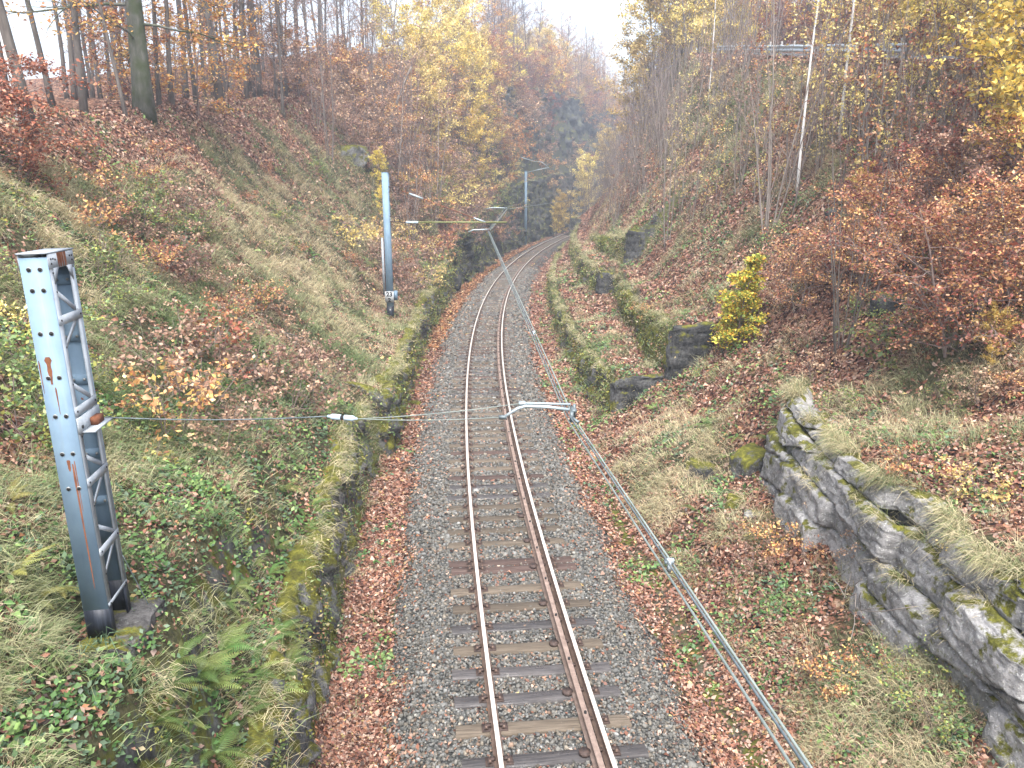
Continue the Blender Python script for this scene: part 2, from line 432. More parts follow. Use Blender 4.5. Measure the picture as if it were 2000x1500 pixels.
def mat_ground():
    """R = grass, G = leaf litter, B = ballast; the rest moss, soil and rock by noise."""
    m, nt, out = newmat('cutting_ground')
    pos = geo_pos(nt)
    a = N(nt, 'Attribute'); a.attribute_name = 'col'
    sp = N(nt, 'SeparateColor'); nt.links.new(a.outputs['Color'], sp.inputs[0])
    # leaf litter: cells of leaf size
    vo = N(nt, 'TexVoronoi'); vo.inputs['Scale'].default_value = 15; nt.links.new(pos, vo.inputs['Vector'])
    vo2 = N(nt, 'TexVoronoi'); vo2.inputs['Scale'].default_value = 6.5; nt.links.new(pos, vo2.inputs['Vector'])
    sc = N(nt, 'SeparateColor'); nt.links.new(vo.outputs['Color'], sc.inputs[0])
    sc2 = N(nt, 'SeparateColor'); nt.links.new(vo2.outputs['Color'], sc2.inputs[0])
    cellv = math_n(nt, 'ADD', math_n(nt, 'MULTIPLY', sc.outputs[0], 0.65), math_n(nt, 'MULTIPLY', sc2.outputs[1], 0.35))
    leaf = ramp(nt, cellv, [(0.18, (0.014, 0.010, 0.009)), (0.40, (0.07, 0.031, 0.02)), (0.58, (0.17, 0.078, 0.048)), (0.76, (0.27, 0.155, 0.10)), (0.92, (0.36, 0.25, 0.175))])  # darkened: shade between the loose leaves is put into this colour
    # grass
    g1 = noise(nt, pos, 9.0, 6, 0.75)
    grass = ramp(nt, g1, [(0.3, (0.016, 0.016, 0.009)), (0.5, (0.055, 0.055, 0.026)), (0.64, (0.12, 0.105, 0.06)), (0.78, (0.22, 0.185, 0.115))])  # dark base stands in for the shaded gaps between tufts
    # ballast
    vb = N(nt, 'TexVoronoi'); vb.inputs['Scale'].default_value = 17; nt.links.new(pos, vb.inputs['Vector'])
    sb = N(nt, 'SeparateColor'); nt.links.new(vb.outputs['Color'], sb.inputs[0])
    bal = ramp(nt, sb.outputs[0], [(0.0, (0.055, 0.058, 0.054)), (0.5, (0.125, 0.13, 0.122)), (0.85, (0.20, 0.205, 0.19)), (1.0, (0.24, 0.17, 0.13))])
    bal = mixc(nt, ramp(nt, vb.outputs['Distance'], [(0.2, (0, 0, 0)), (0.62, (0.85, 0.85, 0.85))]), bal, (0.02, 0.02, 0.02))
    # soil / moss / rock
    n1 = noise(nt, pos, 1.4, 7, 0.7)
    n2 = noise(nt, pos, 8.0, 6, 0.75)
    soil = ramp(nt, n2, [(0.3, (0.02, 0.017, 0.012)), (0.5, (0.07, 0.06, 0.04)), (0.7, (0.16, 0.15, 0.12))])
    moss = ramp(nt, n2, [(0.3, (0.03, 0.032, 0.010)), (0.55, (0.10, 0.105, 0.02)), (0.72, (0.19, 0.19, 0.04))])
    c = mixc(nt, ramp(nt, n1, [(0.44, (0, 0, 0)), (0.56, (1, 1, 1))]), soil, moss)
    # steep faces go to bare rock
    nrm = N(nt, 'NewGeometry'); sx = N(nt, 'SeparateXYZ'); nt.links.new(nrm.outputs['Normal'], sx.inputs[0])
    rockc = ramp(nt, noise(nt, pos, 2.6, 8, 0.75), [(0.34, (0.012, 0.012, 0.012)), (0.5, (0.06, 0.06, 0.058)), (0.66, (0.15, 0.15, 0.145))])
    steep = ramp(nt, math_n(nt, 'ADD', sx.outputs[2], math_n(nt, 'MULTIPLY', math_n(nt, 'SUBTRACT', n1, 0.5), 0.35)), [(0.38, (1, 1, 1)), (0.52, (0, 0, 0))])
    rockc = mixc(nt, ramp(nt, noise(nt, pos, 2.1, 7, 0.7), [(0.47, (0, 0, 0)), (0.56, (1, 1, 1))]), rockc, moss)
    c = mixc(nt, steep, c, rockc)
    pn = math_n(nt, 'MULTIPLY', math_n(nt, 'SUBTRACT', n2, 0.5), 0.9)
    c = mixc(nt, ramp(nt, math_n(nt, 'ADD', sp.outputs[0], pn), [(0.35, (0, 0, 0)), (0.6, (1, 1, 1))]), c, grass)
    c = mixc(nt, ramp(nt, math_n(nt, 'ADD', sp.outputs[1], pn), [(0.38, (0, 0, 0)), (0.58, (1, 1, 1))]), c, leaf)
    c = mixc(nt, ramp(nt, math_n(nt, 'ADD', sp.outputs[2], math_n(nt, 'MULTIPLY', pn, 0.6)), [(0.42, (0, 0, 0)), (0.55, (1, 1, 1))]), c, bal)
    hg = math_n(nt, 'ADD', math_n(nt, 'MULTIPLY', n2, 0.6), math_n(nt, 'MULTIPLY', cellv, 0.4))
    principled(nt, out, c, 0.95, bump=hg, bump_d=0.08, bump_s=0.8, spec=0.15)
    return m
M['ground'] = mat_ground()

# ------------------------------------------------------------------ track line and terrain
def Xt(Y):
    u = np.asarray(Y, float) - 42.0
    return -1.3 + 0.00172 * u * u - 2.4e-6 * np.maximum(u, 0) ** 3
def dXt(Y):
    u = np.asarray(Y, float) - 42.0
    return 2 * 0.00172 * u - 7.2e-6 * np.maximum(u, 0) ** 2

# each row: Y, then (d, z) pairs going outwards
LEFT = [
    (-14, (-3.4, -.5), (-3.7, 1.0), (-4.15, 1.5), (-4.65, 2.9), (-7.5, 5.0), (-11.5, 8.4), (-30, 8.6), (-90, 2)),
    (6,   (-3.4, -.5), (-3.7, 1.1), (-4.15, 1.75), (-4.42, 3.0), (-7.5, 5.1), (-11.5, 8.5), (-30, 8.6), (-90, 2)),
    (9,   (-3.4, -.5), (-3.7, 1.1), (-4.2, 1.7), (-4.6, 2.9), (-7.8, 5.2), (-11.5, 8.6), (-30, 8.7), (-90, 2)),
    (20,  (-3.5, -.5), (-3.8, 1.2), (-4.3, 1.6), (-5.0, 2.4), (-8, 5.0), (-11.4, 8.9), (-30, 9.0), (-90, 2)),
    (21.9, (-3.4, -.5), (-3.7, 1.0), (-4.2, 1.5), (-4.9, 2.2), (-8, 5.1), (-11.7, 9.0), (-30, 9.1), (-90, 2)),
    (22.3, (-3.05, -.5), (-3.2, 1.35), (-4.0, 1.5), (-4.6, 1.9), (-8, 5.2), (-12, 9.2), (-30, 9.2), (-90, 2)),
    (34,  (-3.2, -.5), (-3.5, 1.2), (-4.0, 1.4), (-4.9, 1.6), (-8.5, 5.5), (-13, 10.7), (-30, 10.7), (-90, 3)),
    (50,  (-3.5, -.5), (-3.8, 1.5), (-4.3, 1.7), (-5.0, 2.5), (-8.5, 7.0), (-13, 12.5), (-30, 12.6), (-90, 5)),
    (58,  (-3.6, -.5), (-4.0, 3.0), (-4.5, 3.3), (-5.2, 4.6), (-9, 10), (-14, 14), (-30, 14.6), (-90, 8)),
    (85,  (-3.7, -.5), (-4.4, 5.0), (-5.0, 6.0), (-6.0, 8.0), (-9, 13), (-14, 18.5), (-30, 19.5), (-90, 14)),
    (115, (-3.9, -.5), (-5.0, 8.0), (-5.6, 10), (-6.4, 14), (-8.5, 20), (-13, 24.5), (-30, 25), (-90, 20)),
    (150, (-4.0, -.5), (-5.0, 10.), (-5.6, 12), (-6.4, 18), (-8.5, 24), (-13, 27.5), (-30, 28), (-90, 22)),
    (260, (-4.0, -.5), (-5.0, 10.), (-5.6, 12), (-6.4, 18), (-8.5, 24), (-13, 27.5), (-30, 28), (-90, 22)),
]
RIGHT = [
    (-14, (2.9, -.72), (3.4, -.5), (4.4, .15), (5.55, .8), (5.95, 2.72), (8.8, 3.6), (9.0, 3.75), (10.3, 4.9)),
    (8,   (2.9, -.72), (3.4, -.5), (4.4, .15), (5.55, .8), (5.95, 2.72), (8.8, 3.6), (9.0, 3.75), (10.3, 4.9)),
    (12,  (2.9, -.72), (3.4, -.5), (4.4, .15), (5.85, 1.0), (6.3, 2.65), (8.8, 3.6), (9.0, 3.75), (10.3, 4.9)),
    (17,  (2.9, -.70), (3.4, -.5), (4.4, .3), (6.3, 1.2), (6.75, 2.5), (8.2, 3.1), (8.7, 3.6), (10.3, 5.1)),
    (19,  (2.9, -.70), (3.4, -.5), (4.3, .5), (5.6, 1.25), (7.0, 2.7), (7.9, 3.1), (8.6, 3.8), (10.3, 5.5)),
    (22.5, (2.95, -.65), (3.5, -.5), (4.3, .15), (5.6, .85), (7.2, 2.3), (7.9, 2.8), (8.6, 3.8), (10.3, 5.6)),
    (25.2, (3.0, -.6), (3.6, -.5), (4.3, -.05), (5.8, .95), (7.3, 2.1), (7.9, 2.8), (8.6, 4.0), (10.3, 5.9)),
    (25.5, (3.2, -.6), (4.2, -.5), (4.4, 1.08), (6.1, 1.3), (6.3, 3.0), (7.5, 3.2), (8.5, 4.2), (10.3, 6.0)),
    (42.8,  (3.2, -.6), (4.0, -.5), (4.2, 1.1), (7.0, 1.4), (7.2, 2.95), (8.1, 3.15), (8.7, 4.0), (10.5, 7.0)),
    (43.1,  (3.2, -.6), (4.0, -.5), (4.2, 1.1), (6.1, 1.4), (6.3, 2.95), (7.6, 3.1), (7.8, 4.85), (10.5, 7.6)),
    (60, (3.1, -.6), (3.9, -.5), (4.15, 1.1), (5.8, 1.4), (6.0, 2.95), (7.0, 3.15), (8.0, 4.5), (10.4, 8.0)),
    (80, (3.1, -.6), (3.8, -.5), (4.1, 1.1), (5.3, 1.35), (5.6, 2.85), (6.6, 3.15), (7.6, 4.7), (10.3, 8.9)),
    (97.5, (3.0, -.6), (3.7, -.5), (4.0, 1.1), (4.7, 1.35), (5.0, 2.9), (6.4, 3.5), (6.7, 5.0), (10.3, 9.3)),
    (98.3, (3.0, -.6), (3.7, -.5), (4.0, 3.25), (4.6, 3.4), (5.1, 4.0), (6.4, 4.9), (6.7, 5.3), (10.3, 9.5)),
    (260, (3.0, -.6), (3.7, -.5), (4.0, 3.25), (4.6, 3.4), (5.1, 4.0), (6.4, 4.9), (6.7, 5.3), (10.3, 9.5)),
]
def road_z(Y): return np.minimum(7.0 + 0.16 * np.clip(Y, -14, 80), 19.0)
def road_d(Y): return np.minimum(15.0 - Xt(np.minimum(Y, 60)), 16.4)

dsL = np.concatenate([-np.geomspace(210, 17, 26), np.arange(-16.5, -2.6, 0.15)])
dsC = np.arange(-2.5, 2.61, 0.17)
dsR = np.concatenate([np.arange(2.75, 18.6, 0.15), np.geomspace(19, 210, 26)])
DS = np.concatenate([dsL, dsC, dsR])
YS = np.concatenate([np.arange(-14, 62, 0.22), np.arange(62, 130, 0.45), np.arange(130, 262, 2.0)])

def build_heights():
    Ly = np.array([r[0] for r in LEFT]); La = np.array([[p for p in r[1:]] for r in LEFT])
    Ry = np.array([r[0] for r in RIGHT]); Ra = np.array([[p for p in r[1:]] for r in RIGHT])
    H = np.zeros((len(YS), len(DS)))
    for i, Y in enumerate(YS):
        pts = [(0, -.22), (-1.75, -.22), (-2.5, -.58)] + [(np.interp(Y, Ly, La[:, k, 0]), np.interp(Y, Ly, La[:, k, 1])) for k in range(La.shape[1])]
        lz = pts[-1][1]; pts.append((-215, lz - 4))
        pts = pts[::-1]
        rd, rz = float(road_d(Y)), float(road_z(Y))
        pts += [(1.75, -.22), (2.35, -.58)] + [(np.interp(Y, Ry, Ra[:, k, 0]), np.interp(Y, Ry, Ra[:, k, 1])) for k in range(Ra.shape[1])]
        pts += [(rd - 1.0, rz - .25), (rd - .3, rz), (rd + 6, rz + .1), (rd + 16, rz + 2.0), (rd + 60, rz + 6), (220, rz + 8)]
        p = np.array(pts)
        H[i] = np.interp(DS, p[:, 0], p[:, 1])
    YY, DD = np.meshgrid(YS, DS, indexing='ij')
    XX = Xt(YY) + DD
    rd = road_d(YY)
    off = smooth(2.4, 5.5, np.abs(DD)) * (1 - smooth(-1.2, -.4, DD - rd) * (1 - smooth(6, 9, DD - rd)))
    n = (fbm(XX * 0.35, YY * 0.35, seed=3) - .5) * 1.1 + (fbm(XX * 1.3, YY * 1.3, seed=9) - .5) * 0.45
    far = smooth(55, 90, YY) * smooth(4, 7, -DD)
    n = n * (1 + 1.3 * far) + far * (fbm(XX * 0.8, YY * 0.8, H * .5, seed=31) - .5) * 2.4
    H = H + n * off * 0.75
    # leaf litter and ballast edge are a little uneven too
    H += (fbm(XX * 2.5, YY * 2.5, seed=21) - .5) * 0.10 * smooth(1.8, 2.6, np.abs(DD))
    pad = 1 - smooth(.45, 1.0, np.hypot((XX + 4.02) * 1.15, YY - 6.93))
    H = H * (1 - pad) + 3.06 * pad
    return XX, YY, H
GX, GY, GZ = build_heights()
GDY, GDX = np.gradient(GZ, YS, axis=0), np.gradient(GZ, DS, axis=1)
STEEP = np.sqrt(GDX ** 2 + (GDY) ** 2)

def sample(grid, X, Y):
    X = np.asarray(X, float); Y = np.asarray(Y, float)
    d = np.clip(X - Xt(Y), DS[0], DS[-1] - 1e-6); y = np.clip(Y, YS[0], YS[-1] - 1e-6)
    i = np.clip(np.searchsorted(YS, y, 'right') - 1, 0, len(YS) - 2); j = np.clip(np.searchsorted(DS, d, 'right') - 1, 0, len(DS) - 2)
    a = (y - YS[i]) / (YS[i + 1] - YS[i]); b = (d - DS[j]) / (DS[j + 1] - DS[j])
    return grid[i, j] * (1 - a) * (1 - b) + grid[i + 1, j] * a * (1 - b) + grid[i, j + 1] * (1 - a) * b + grid[i + 1, j + 1] * a * b
def hz(X, Y): return sample(GZ, X, Y)

CP, SP = math.cos(PITCH), math.sin(PITCH)
def ray(px, py):
    x, y = (px - 1000) / FPX, (750 - py) / FPX
    return np.array([x, CP + y * SP, -SP + y * CP])
def hit(px, py, far=200.0):
    """where the sight line through a point of the photograph meets the ground"""
    r = ray(px, py)
    t = np.arange(2.0, far, 0.1)
    P = np.array([0, 0, CAM_H])[None] + t[:, None] * r[None]
    below = P[:, 2] < hz(P[:, 0], P[:, 1])
    k = int(np.argmax(below)) if below.any() else 130 + int(np.argmin(P[130:, 2] - hz(P[130:, 0], P[130:, 1])))
    return P[k, 0], P[k, 1], float(hz(P[k, 0], P[k, 1]))
def at(px, py, Y):
    """the point of the vertical plane at distance Y seen through (px, py)"""
    r = ray(px, py); t = Y / r[1]
    return np.array([r[0] * t, Y, CAM_H + r[2] * t])

def cover(X, Y):
    """weights grass, leaves, ballast"""
    d = X - Xt(Y); ad = np.abs(d)
    n = fbm(X * 0.33, Y * 0.33, seed=41, octv=4); n2 = fbm(X * 1.1, Y * 1.1, seed=55, octv=3)
    bal = 1 - smooth(1.85, 2.75, ad + (n2 - .5) * 0.9)
    strip = smooth(2.0, 2.8, ad + (n2 - .5) * .8) * (1 - smooth(3.2, 3.7, ad))
    L = (d < -3.3); R = d > 3.3
    crest = smooth(-10.3, -12.3, d + (n - .5) * 4)
    gl = np.clip(0.82 + (n - .5) * 1.3 + (n2 - .5) * .8 - crest * 1.2, 0, 1) * smooth(62, 50, Y)
    ll = np.clip(0.30 + (.5 - n) * 1.2 + crest + (.5 - n2) * 1.1 + smooth(50, 62, Y) * .5, 0, 1)
    near = smooth(16, 9, Y)
    gr = np.clip(0.20 + (n - .5) * 1.8 + (n2 - .5) * 1.2 + 0.5 * smooth(6.0, 6.8, d) * smooth(9.5, 7.5, d) * smooth(19, 16, Y)
                 + .55 * smooth(6.4, 5.0, d) * smooth(27, 20, Y) + 0.5 * smooth(11, 13, d) * smooth(34, 40, Y) * smooth(58, 50, Y), 0, 1) * smooth(110, 80, Y)
    lr = np.clip(0.85 + (.5 - n) * 1.4 - 0.35 * gr, 0, 1)
    g = np.where(L, gl, np.where(R, gr, 0)); l = np.where(L, ll, np.where(R, lr, strip))
    l = np.maximum(np.maximum(l, (.24 + .2 * (n2 - .5)) * smooth(2.6, 3.3, ad)), strip)
    ditch = np.exp(-((d - 3.0 - .25 * (n2 - .5)) / .28) ** 2) * smooth(24, 18, Y)
    l = l * (1 - .85 * ditch); g = g * (1 - ditch)
    rn = smooth(3.5, 4.2, d) * smooth(6.3, 5.5, d) * smooth(26, 20, Y); l = l * (1 - .45 * rn * smooth(.42, .58, n2))
    return g, l, bal

def build_terrain():
    g, l, b = cover(GX, GY)
    st = smooth(1.3, 2.6, STEEP)
    col = np.stack([g * (1 - .7 * st), l * (1 - .85 * st), b], -1)
    P = np.stack([GX, GY, GZ], -1)
    mb = MB(); mb.sheet(P, 0, col)
    o = link('hillside_terrain', mb.mesh('hillside_terrain', [M['ground']], True, True))
    o['kind'] = 'structure'
    # land beyond, far and low
    mb = MB()
    mb.add([(-230, -30, -6), (230, -30, -6), (230, 300, -6), (-230, 300, -6)], [np.array([[0, 1, 2, 3]])], 0, (.3, .9, 0))
    o = link('ground', mb.mesh('ground', [M['ground']], False, True)); o['kind'] = 'structure'
build_terrain()

def build_road():
    ys = np.arange(-14, 130, 1.0)
    x0 = Xt(ys) + road_d(ys)
    P = np.stack([np.stack([x0 + 0.25, ys, hz(x0 + .25, ys) + .05], -1), np.stack([x0 + 3, ys, hz(x0 + 3, ys) + .09], -1), np.stack([x0 + 5.6, ys, hz(x0 + 5.6, ys) + .05], -1)], 1)
    mb = MB(); mb.sheet(P)
    o = link('road', mb.mesh('road', [M['asphalt']])); o['kind'] = 'structure'
build_road()

# ------------------------------------------------------------------ track
_yy = np.linspace(-14, 200, 4281)
_ss = np.concatenate([[0], np.cumsum(np.hypot(np.diff(Xt(_yy)), np.diff(_yy)))])
def trk(s, off=0.0):
    Y = np.interp(s, _ss, _yy); X = Xt(Y); sl = dXt(Y); q = np.sqrt(1 + sl * sl)
    return X + off / q, Y - off * sl / q, np.arctan2(sl, 1.0)
S_OF = lambda Y: float(np.interp(Y, _yy, _ss))

def rail_profile(w_head, w_foot, h, head_h=.04):
    a, b = w_head / 2, w_foot / 2
    return [(-a, 0), (-a + .008, .0), (a - .008, .0), (a, -.006), (a, -head_h), (.012, -head_h - .012), (.012, -h + .03), (b, -h + .014), (b, -h), (-b, -h), (-b, -h + .014), (-.012, -h + .03), (-.012, -head_h - .012), (-a, -head_h), (-a, -.006)][1:]

def sweep_rail(name, off, s0, s1, prof, top_mat, side_mat, ztop, label):
    s = np.arange(s0, s1, 0.8)
    x, y, th = trk(s, off)
    n = len(prof)
    P = np.zeros((len(s), n + 1, 3))
    for k, (a, z) in enumerate(prof + [prof[0]]):
        P[:, k, 0] = x + a * np.cos(th); P[:, k, 1] = y - a * np.sin(th); P[:, k, 2] = ztop + z
    root = thing(name, label, 'rail', (float(x[0]), float(y[0]), ztop))
    P = P - np.array([x[0], y[0], ztop])
    mb = MB(); mb.sheet(P[:, 0:3], 0); link('railhead', mb.mesh('railhead', [M[top_mat]], True), root)
    mb = MB(); mb.sheet(P[:, 2:], 0)
    link('rail_web', mb.mesh('rail_web', [M[side_mat]]), root)
    return root
prof = rail_profile(.072, .15, .16)
sweep_rail('rail', -.752, S_OF(-12), S_OF(190), prof, 'rail_top', 'rail_side', 0.0, 'polished running rail of the track, beside the mossy rock wall')
sweep_rail('rail', .752, S_OF(-12), S_OF(190), prof, 'rail_top', 'rail_side', 0.0, 'polished running rail of the track with the brown check rail alongside')
prof2 = rail_profile(.085, .15, .16, .05)
sweep_rail('check_rail', .575, S_OF(-12), S_OF(78), prof2, 'guard_side', 'guard_side', 0.015, 'rusty brown check rail with bolts, just inside a running rail')

def build_sleepers():
    def sleeper_mesh(seed, w=.25):
        r = np.random.default_rng(seed)
        L, hh = 2.6, .15
        nx = 14
        xs = np.linspace(-L / 2, L / 2, nx)
        prof = np.array([(-w / 2, -hh), (-w / 2, -.018), (-w / 2 + .02, 0), (w / 2 - .02, 0), (w / 2, -.018), (w / 2, -hh)])
        P = np.zeros((nx, len(prof), 3))
        for i, x in enumerate(xs):
            P[i, :, 0] = x + (r.normal(0, .012) if i in (0, nx - 1) else 0); P[i, :, 1] = prof[:, 0] + r.normal(0, .004); P[i, :, 2] = prof[:, 1] + r.normal(0, .003)
        mb = MB(); mb.sheet(P)
        for i in (0, nx - 1):
            mb.add(P[i], [np.array([list(range(6))])])
        return mb
    def plate_mesh(side, chair):
        mb = MB()
        mb.box((0, 0, .006), (.38, .17, .025))
        for a in (-.13, .13):
            mb.box((a, 0, .03), (.06, .12, .03))
            for b in (-.05, .05):
                mb.tube([(a, b, .03), (a, b, .075)], .017, 6, 1)
            mb.box((a * .72, 0, .055), (.07, .06, .02))
        if chair:
            mb.tube([(-.31, 0, .0), (-.31, 0, .05)], .085, 10, 0)
        return mb.mesh('rail_fastening', [M['plate'], M['rail_side']])
    pl = plate_mesh(-1, False); pr = plate_mesh(1, False); pc = plate_mesh(1, True)
    meshes = {}
    for k in ('wood_olive', 'wood_dark', 'wood_red'):
        meshes[k] = [sleeper_mesh(q).mesh('sleeper_timber', [M[k]]) for q in range(3)]
    look = {'wood_olive': 'weathered olive brown timber sleeper', 'wood_dark': 'wet near-black timber sleeper', 'wood_red': 'reddish brown timber sleeper'}
    r = random.Random(4)
    s0 = S_OF(10.33); sp = .664
    ks = range(-9, int((S_OF(140) - s0) / sp))
    dark = {0, 1, -2, 3}
    for k in ks:
        s = s0 + k * sp
        kind = 'wood_dark' if k in dark else ('wood_red' if k in (6, 7) else r.choices(['wood_olive', 'wood_red', 'wood_dark'], [.72, .16, .12])[0])
        if k == 6: s += .14
        if k == 7: s -= .22
        x, y, th = trk(s)
        near = -4 <= k <= 44
        if near and (k in dark or k in (6, 7)):
            lab = {0: 'wet near-black timber sleeper, the closer of the two dark ones together', 1: 'wet near-black timber sleeper, the farther of the two dark ones together', -2: 'wet near-black timber sleeper, the closest visible to the camera',
                   3: 'wet dark sleeper with a glossy patch by the check rail', 6: 'reddish brown timber sleeper, closer half of the touching pair', 7: 'reddish brown timber sleeper, farther half of the touching pair'}[k]
            grp = None
        else:
            lab = look[kind] + (' lying in the grey ballast under the rails' if near else ' farther along the curved track')
            grp = lab.split(' timber')[0] + ' sleepers' + ('' if near else ' in the distance')
        root = thing('railway_sleeper', lab, 'sleeper', (float(x), float(y), -.165), grp)
        root.rotation_euler = (0, r.gauss(0, .003), -float(th) + r.gauss(0, .006))
        t = link('timber', meshes[kind][k % 3], root)
        t.location = (r.gauss(0, .03), 0, 0)
        if y < 48:
            link('rail_fastening', pl, root, (-.752, 0, .0))
            link('rail_fastening', pc if k % 2 == 0 else pr, root, (.752, 0, .0))
    # bolts of the check rail sit on it as one part each
    root = bpy.data.objects['check_rail']
    bm_ = MB(); bm_.tube([(0, 0, -.03), (0, 0, .035)], .022, 6)
    bme = bm_.mesh('bolt', [M['hole']])
    for q in range(40):
        x, y, th = trk(S_OF(8.3) + q * 1.33, .575)
        link('bolt', bme, root, (x - root.location.x, y - root.location.y, .0))
build_sleepers()

def ico():
    t = (1 + 5 ** .5) / 2
    v = np.array([(-1, t, 0), (1, t, 0), (-1, -t, 0), (1, -t, 0), (0, -1, t), (0, 1, t), (0, -1, -t), (0, 1, -t), (t, 0, -1), (t, 0, 1), (-t, 0, -1), (-t, 0, 1)], float)
    f = np.array([(0, 11, 5), (0, 5, 1), (0, 1, 7), (0, 7, 10), (0, 10, 11), (1, 5, 9), (5, 11, 4), (11, 10, 2), (10, 7, 6), (7, 1, 8), (3, 9, 4), (3, 4, 2), (3, 2, 6), (3, 6, 8), (3, 8, 9), (4, 9, 5), (2, 4, 11), (6, 2, 10), (8, 6, 7), (9, 8, 1)])
    return v / np.linalg.norm(v[0]), f

def build_ballast():
    iv, jf = ico()
    r = np.random.default_rng(3)
    parts = []
    for (y0, y1, dens, size) in ((4.5, 15, 760, .0255), (15, 26, 430, .033), (26, 42, 170, .048), (42, 75, 60, .07)):
        n = int((y1 - y0) * 5.2 * dens)
        Y = r.uniform(y0, y1, n); d = r.uniform(-2.6, 2.6, n); X = Xt(Y) + d
        p = 1 - smooth(2.0, 2.55, np.abs(d) + r.normal(0, .12, n))
        k = r.random(n) < p
        Y, d, X = Y[k], d[k], X[k]; n = len(Y)
        z = hz(X, Y) + r.uniform(-.012, .03, n)
        sz = size * np.exp(r.normal(0, .28, n))
        var = r.integers(0, 30, n)
        base = iv[None] * r.uniform(.65, 1.3, (30, 12, 1))
        base = base * r.uniform(.6, 1.25, (30, 1, 3))
        V = base[var] * sz[:, None, None]
        th = r.uniform(0, 6.28, n); c, s = np.cos(th)[:, None], np.sin(th)[:, None]
        V = np.stack([V[..., 0] * c - V[..., 1] * s, V[..., 0] * s + V[..., 1] * c, V[..., 2] * .8], -1)
        V = V + np.stack([X, Y, z], -1)[:, None]
        g = np.clip(.128 * np.exp(r.normal(0, .33, n)), .04, .30)
        tint = np.array([(1.05, 1.01, .90), (1.0, 1.0, .95), (1.16, 1.02, .82), (1.40, .97, .70)])[r.choice(4, n, p=[.45, .33, .16, .06])]
        parts.append((V.reshape(-1, 3), np.repeat(g[:, None] * tint, 12, 0), n))
    V = np.concatenate([p[0] for p in parts]); C = np.concatenate([p[1] for p in parts]); n = sum(p[2] for p in parts)
    F = (jf[None] + (np.arange(n) * 12)[:, None, None]).reshape(-1, 3)
    o = link('ballast_gravel', make_mesh('ballast_gravel', V, [F], [M['ballast']], None, C))
    o['kind'] = 'stuff'
build_ballast()

# ------------------------------------------------------------------ ground cover
LEAFCOL = np.array([(.255, .118, .075), (.18, .082, .055), (.105, .05, .037), (.34, .20, .135), (.42, .30, .225), (.28, .19, .145), (.36, .175, .085), (.06, .04, .032), (.44, .34, .14)])
def leaf_quads(P, Nrm, size, r, col, asp=.58, curl=.18):
    """one pointed, folded leaf per point: 4 vertices"""
    n = len(P)
    Nrm = Nrm / (np.linalg.norm(Nrm, axis=1)[:, None] + 1e-9)
    a = r.normal(0, 1, (n, 3)); a -= (a * Nrm).sum(1)[:, None] * Nrm; a /= np.linalg.norm(a, axis=1)[:, None] + 1e-9
    b = np.cross(Nrm, a)
    s = size[:, None]
    cu = (r.normal(0, curl, n) * size)[:, None] * Nrm
    V = np.stack([P - a * s * .5, P + b * s * asp * .5 + cu, P + a * s * .5 + cu * .4, P - b * s * asp * .5 + cu], 1)
    F = np.arange(4 * n).reshape(n, 4)
    return V.reshape(-1, 3), F, np.repeat(col, 4, 0)

def slope_normal(X, Y):
    gx = sample(GDX, X, Y); gy = sample(GDY, X, Y) - gx * dXt(Y)
    nn = np.stack([-gx, -gy, np.ones_like(gx)], -1)
    return nn / np.linalg.norm(nn, axis=1)[:, None]

def candidates(n, r, y0=4.2, y1=120., d0=-15., d1=17.):
    Y = np.exp(r.uniform(np.log(y0), np.log(y1), n)); d = r.uniform(d0, d1, n)
    X = Xt(Y) + d
    vis = np.abs(X) < (Y * 0.75 + 3.0)
    return X[vis], Y[vis], d[vis]

def build_leaves():
    r = np.random.default_rng(8)
    X, Y, d = candidates(900000, r)
    X2, Y2, d2 = candidates(420000, r, 4.5, 100, -3.6, 4.4)
    X, Y, d = np.concatenate([X, X2]), np.concatenate([Y, Y2]), np.concatenate([d, d2])
    g, l, b = cover(X, Y)
    st = sample(STEEP, X, Y)
    strip = (np.abs(d) < 3.5)
    drift = fbm(X * .9, Y * .9, seed=600, octv=3)
    p = np.where(strip, l * np.clip(.75 + (drift - .5) * 2.2, .25, 1) + .025, l * .62 + .05) * (1 - .75 * smooth(1.6, 3.2, st))
    sl = np.abs(np.abs(d) - .75) < .2
    p = np.where(sl & (np.abs(d) < 2), p * 1.8, p)
    k = r.random(len(X)) < p
    X, Y, d = X[k], Y[k], d[k]; n = len(X)
    nn = slope_normal(X, Y)
    nn = nn + r.normal(0, .38, (n, 3))
    z = hz(X, Y) + r.uniform(.008, .06, n) * np.where(np.abs(d) < 1.7, .5, np.where(np.abs(d) < 3.5, 1, 1.9))
    size = .075 * np.exp(r.normal(0, .25, n)) * np.clip((Y / 12) ** .52, .85, 2.5)
    ci = r.choice(len(LEAFCOL), n, p=[.20, .16, .12, .15, .12, .10, .05, .08, .02])
    tone = fbm(X * .5, Y * .5, seed=77)[:, None]
    col = LEAFCOL[ci] * np.exp(r.normal(0, .24, n))[:, None] * (.72 + .56 * tone)
    far_orange = (np.abs(d) < 3.5) & (d < 0) & (Y > 38)
    col = np.where(far_orange[:, None], col * np.array([1.15, 1.1, .85]), col)
    V, F, C = leaf_quads(np.stack([X, Y, z], -1), nn, size, r, col)
    o = link('fallen_leaves', make_mesh('fallen_leaves', V, [F], [M['litter']], None, C)); o['kind'] = 'stuff'
    print('leaves', n)

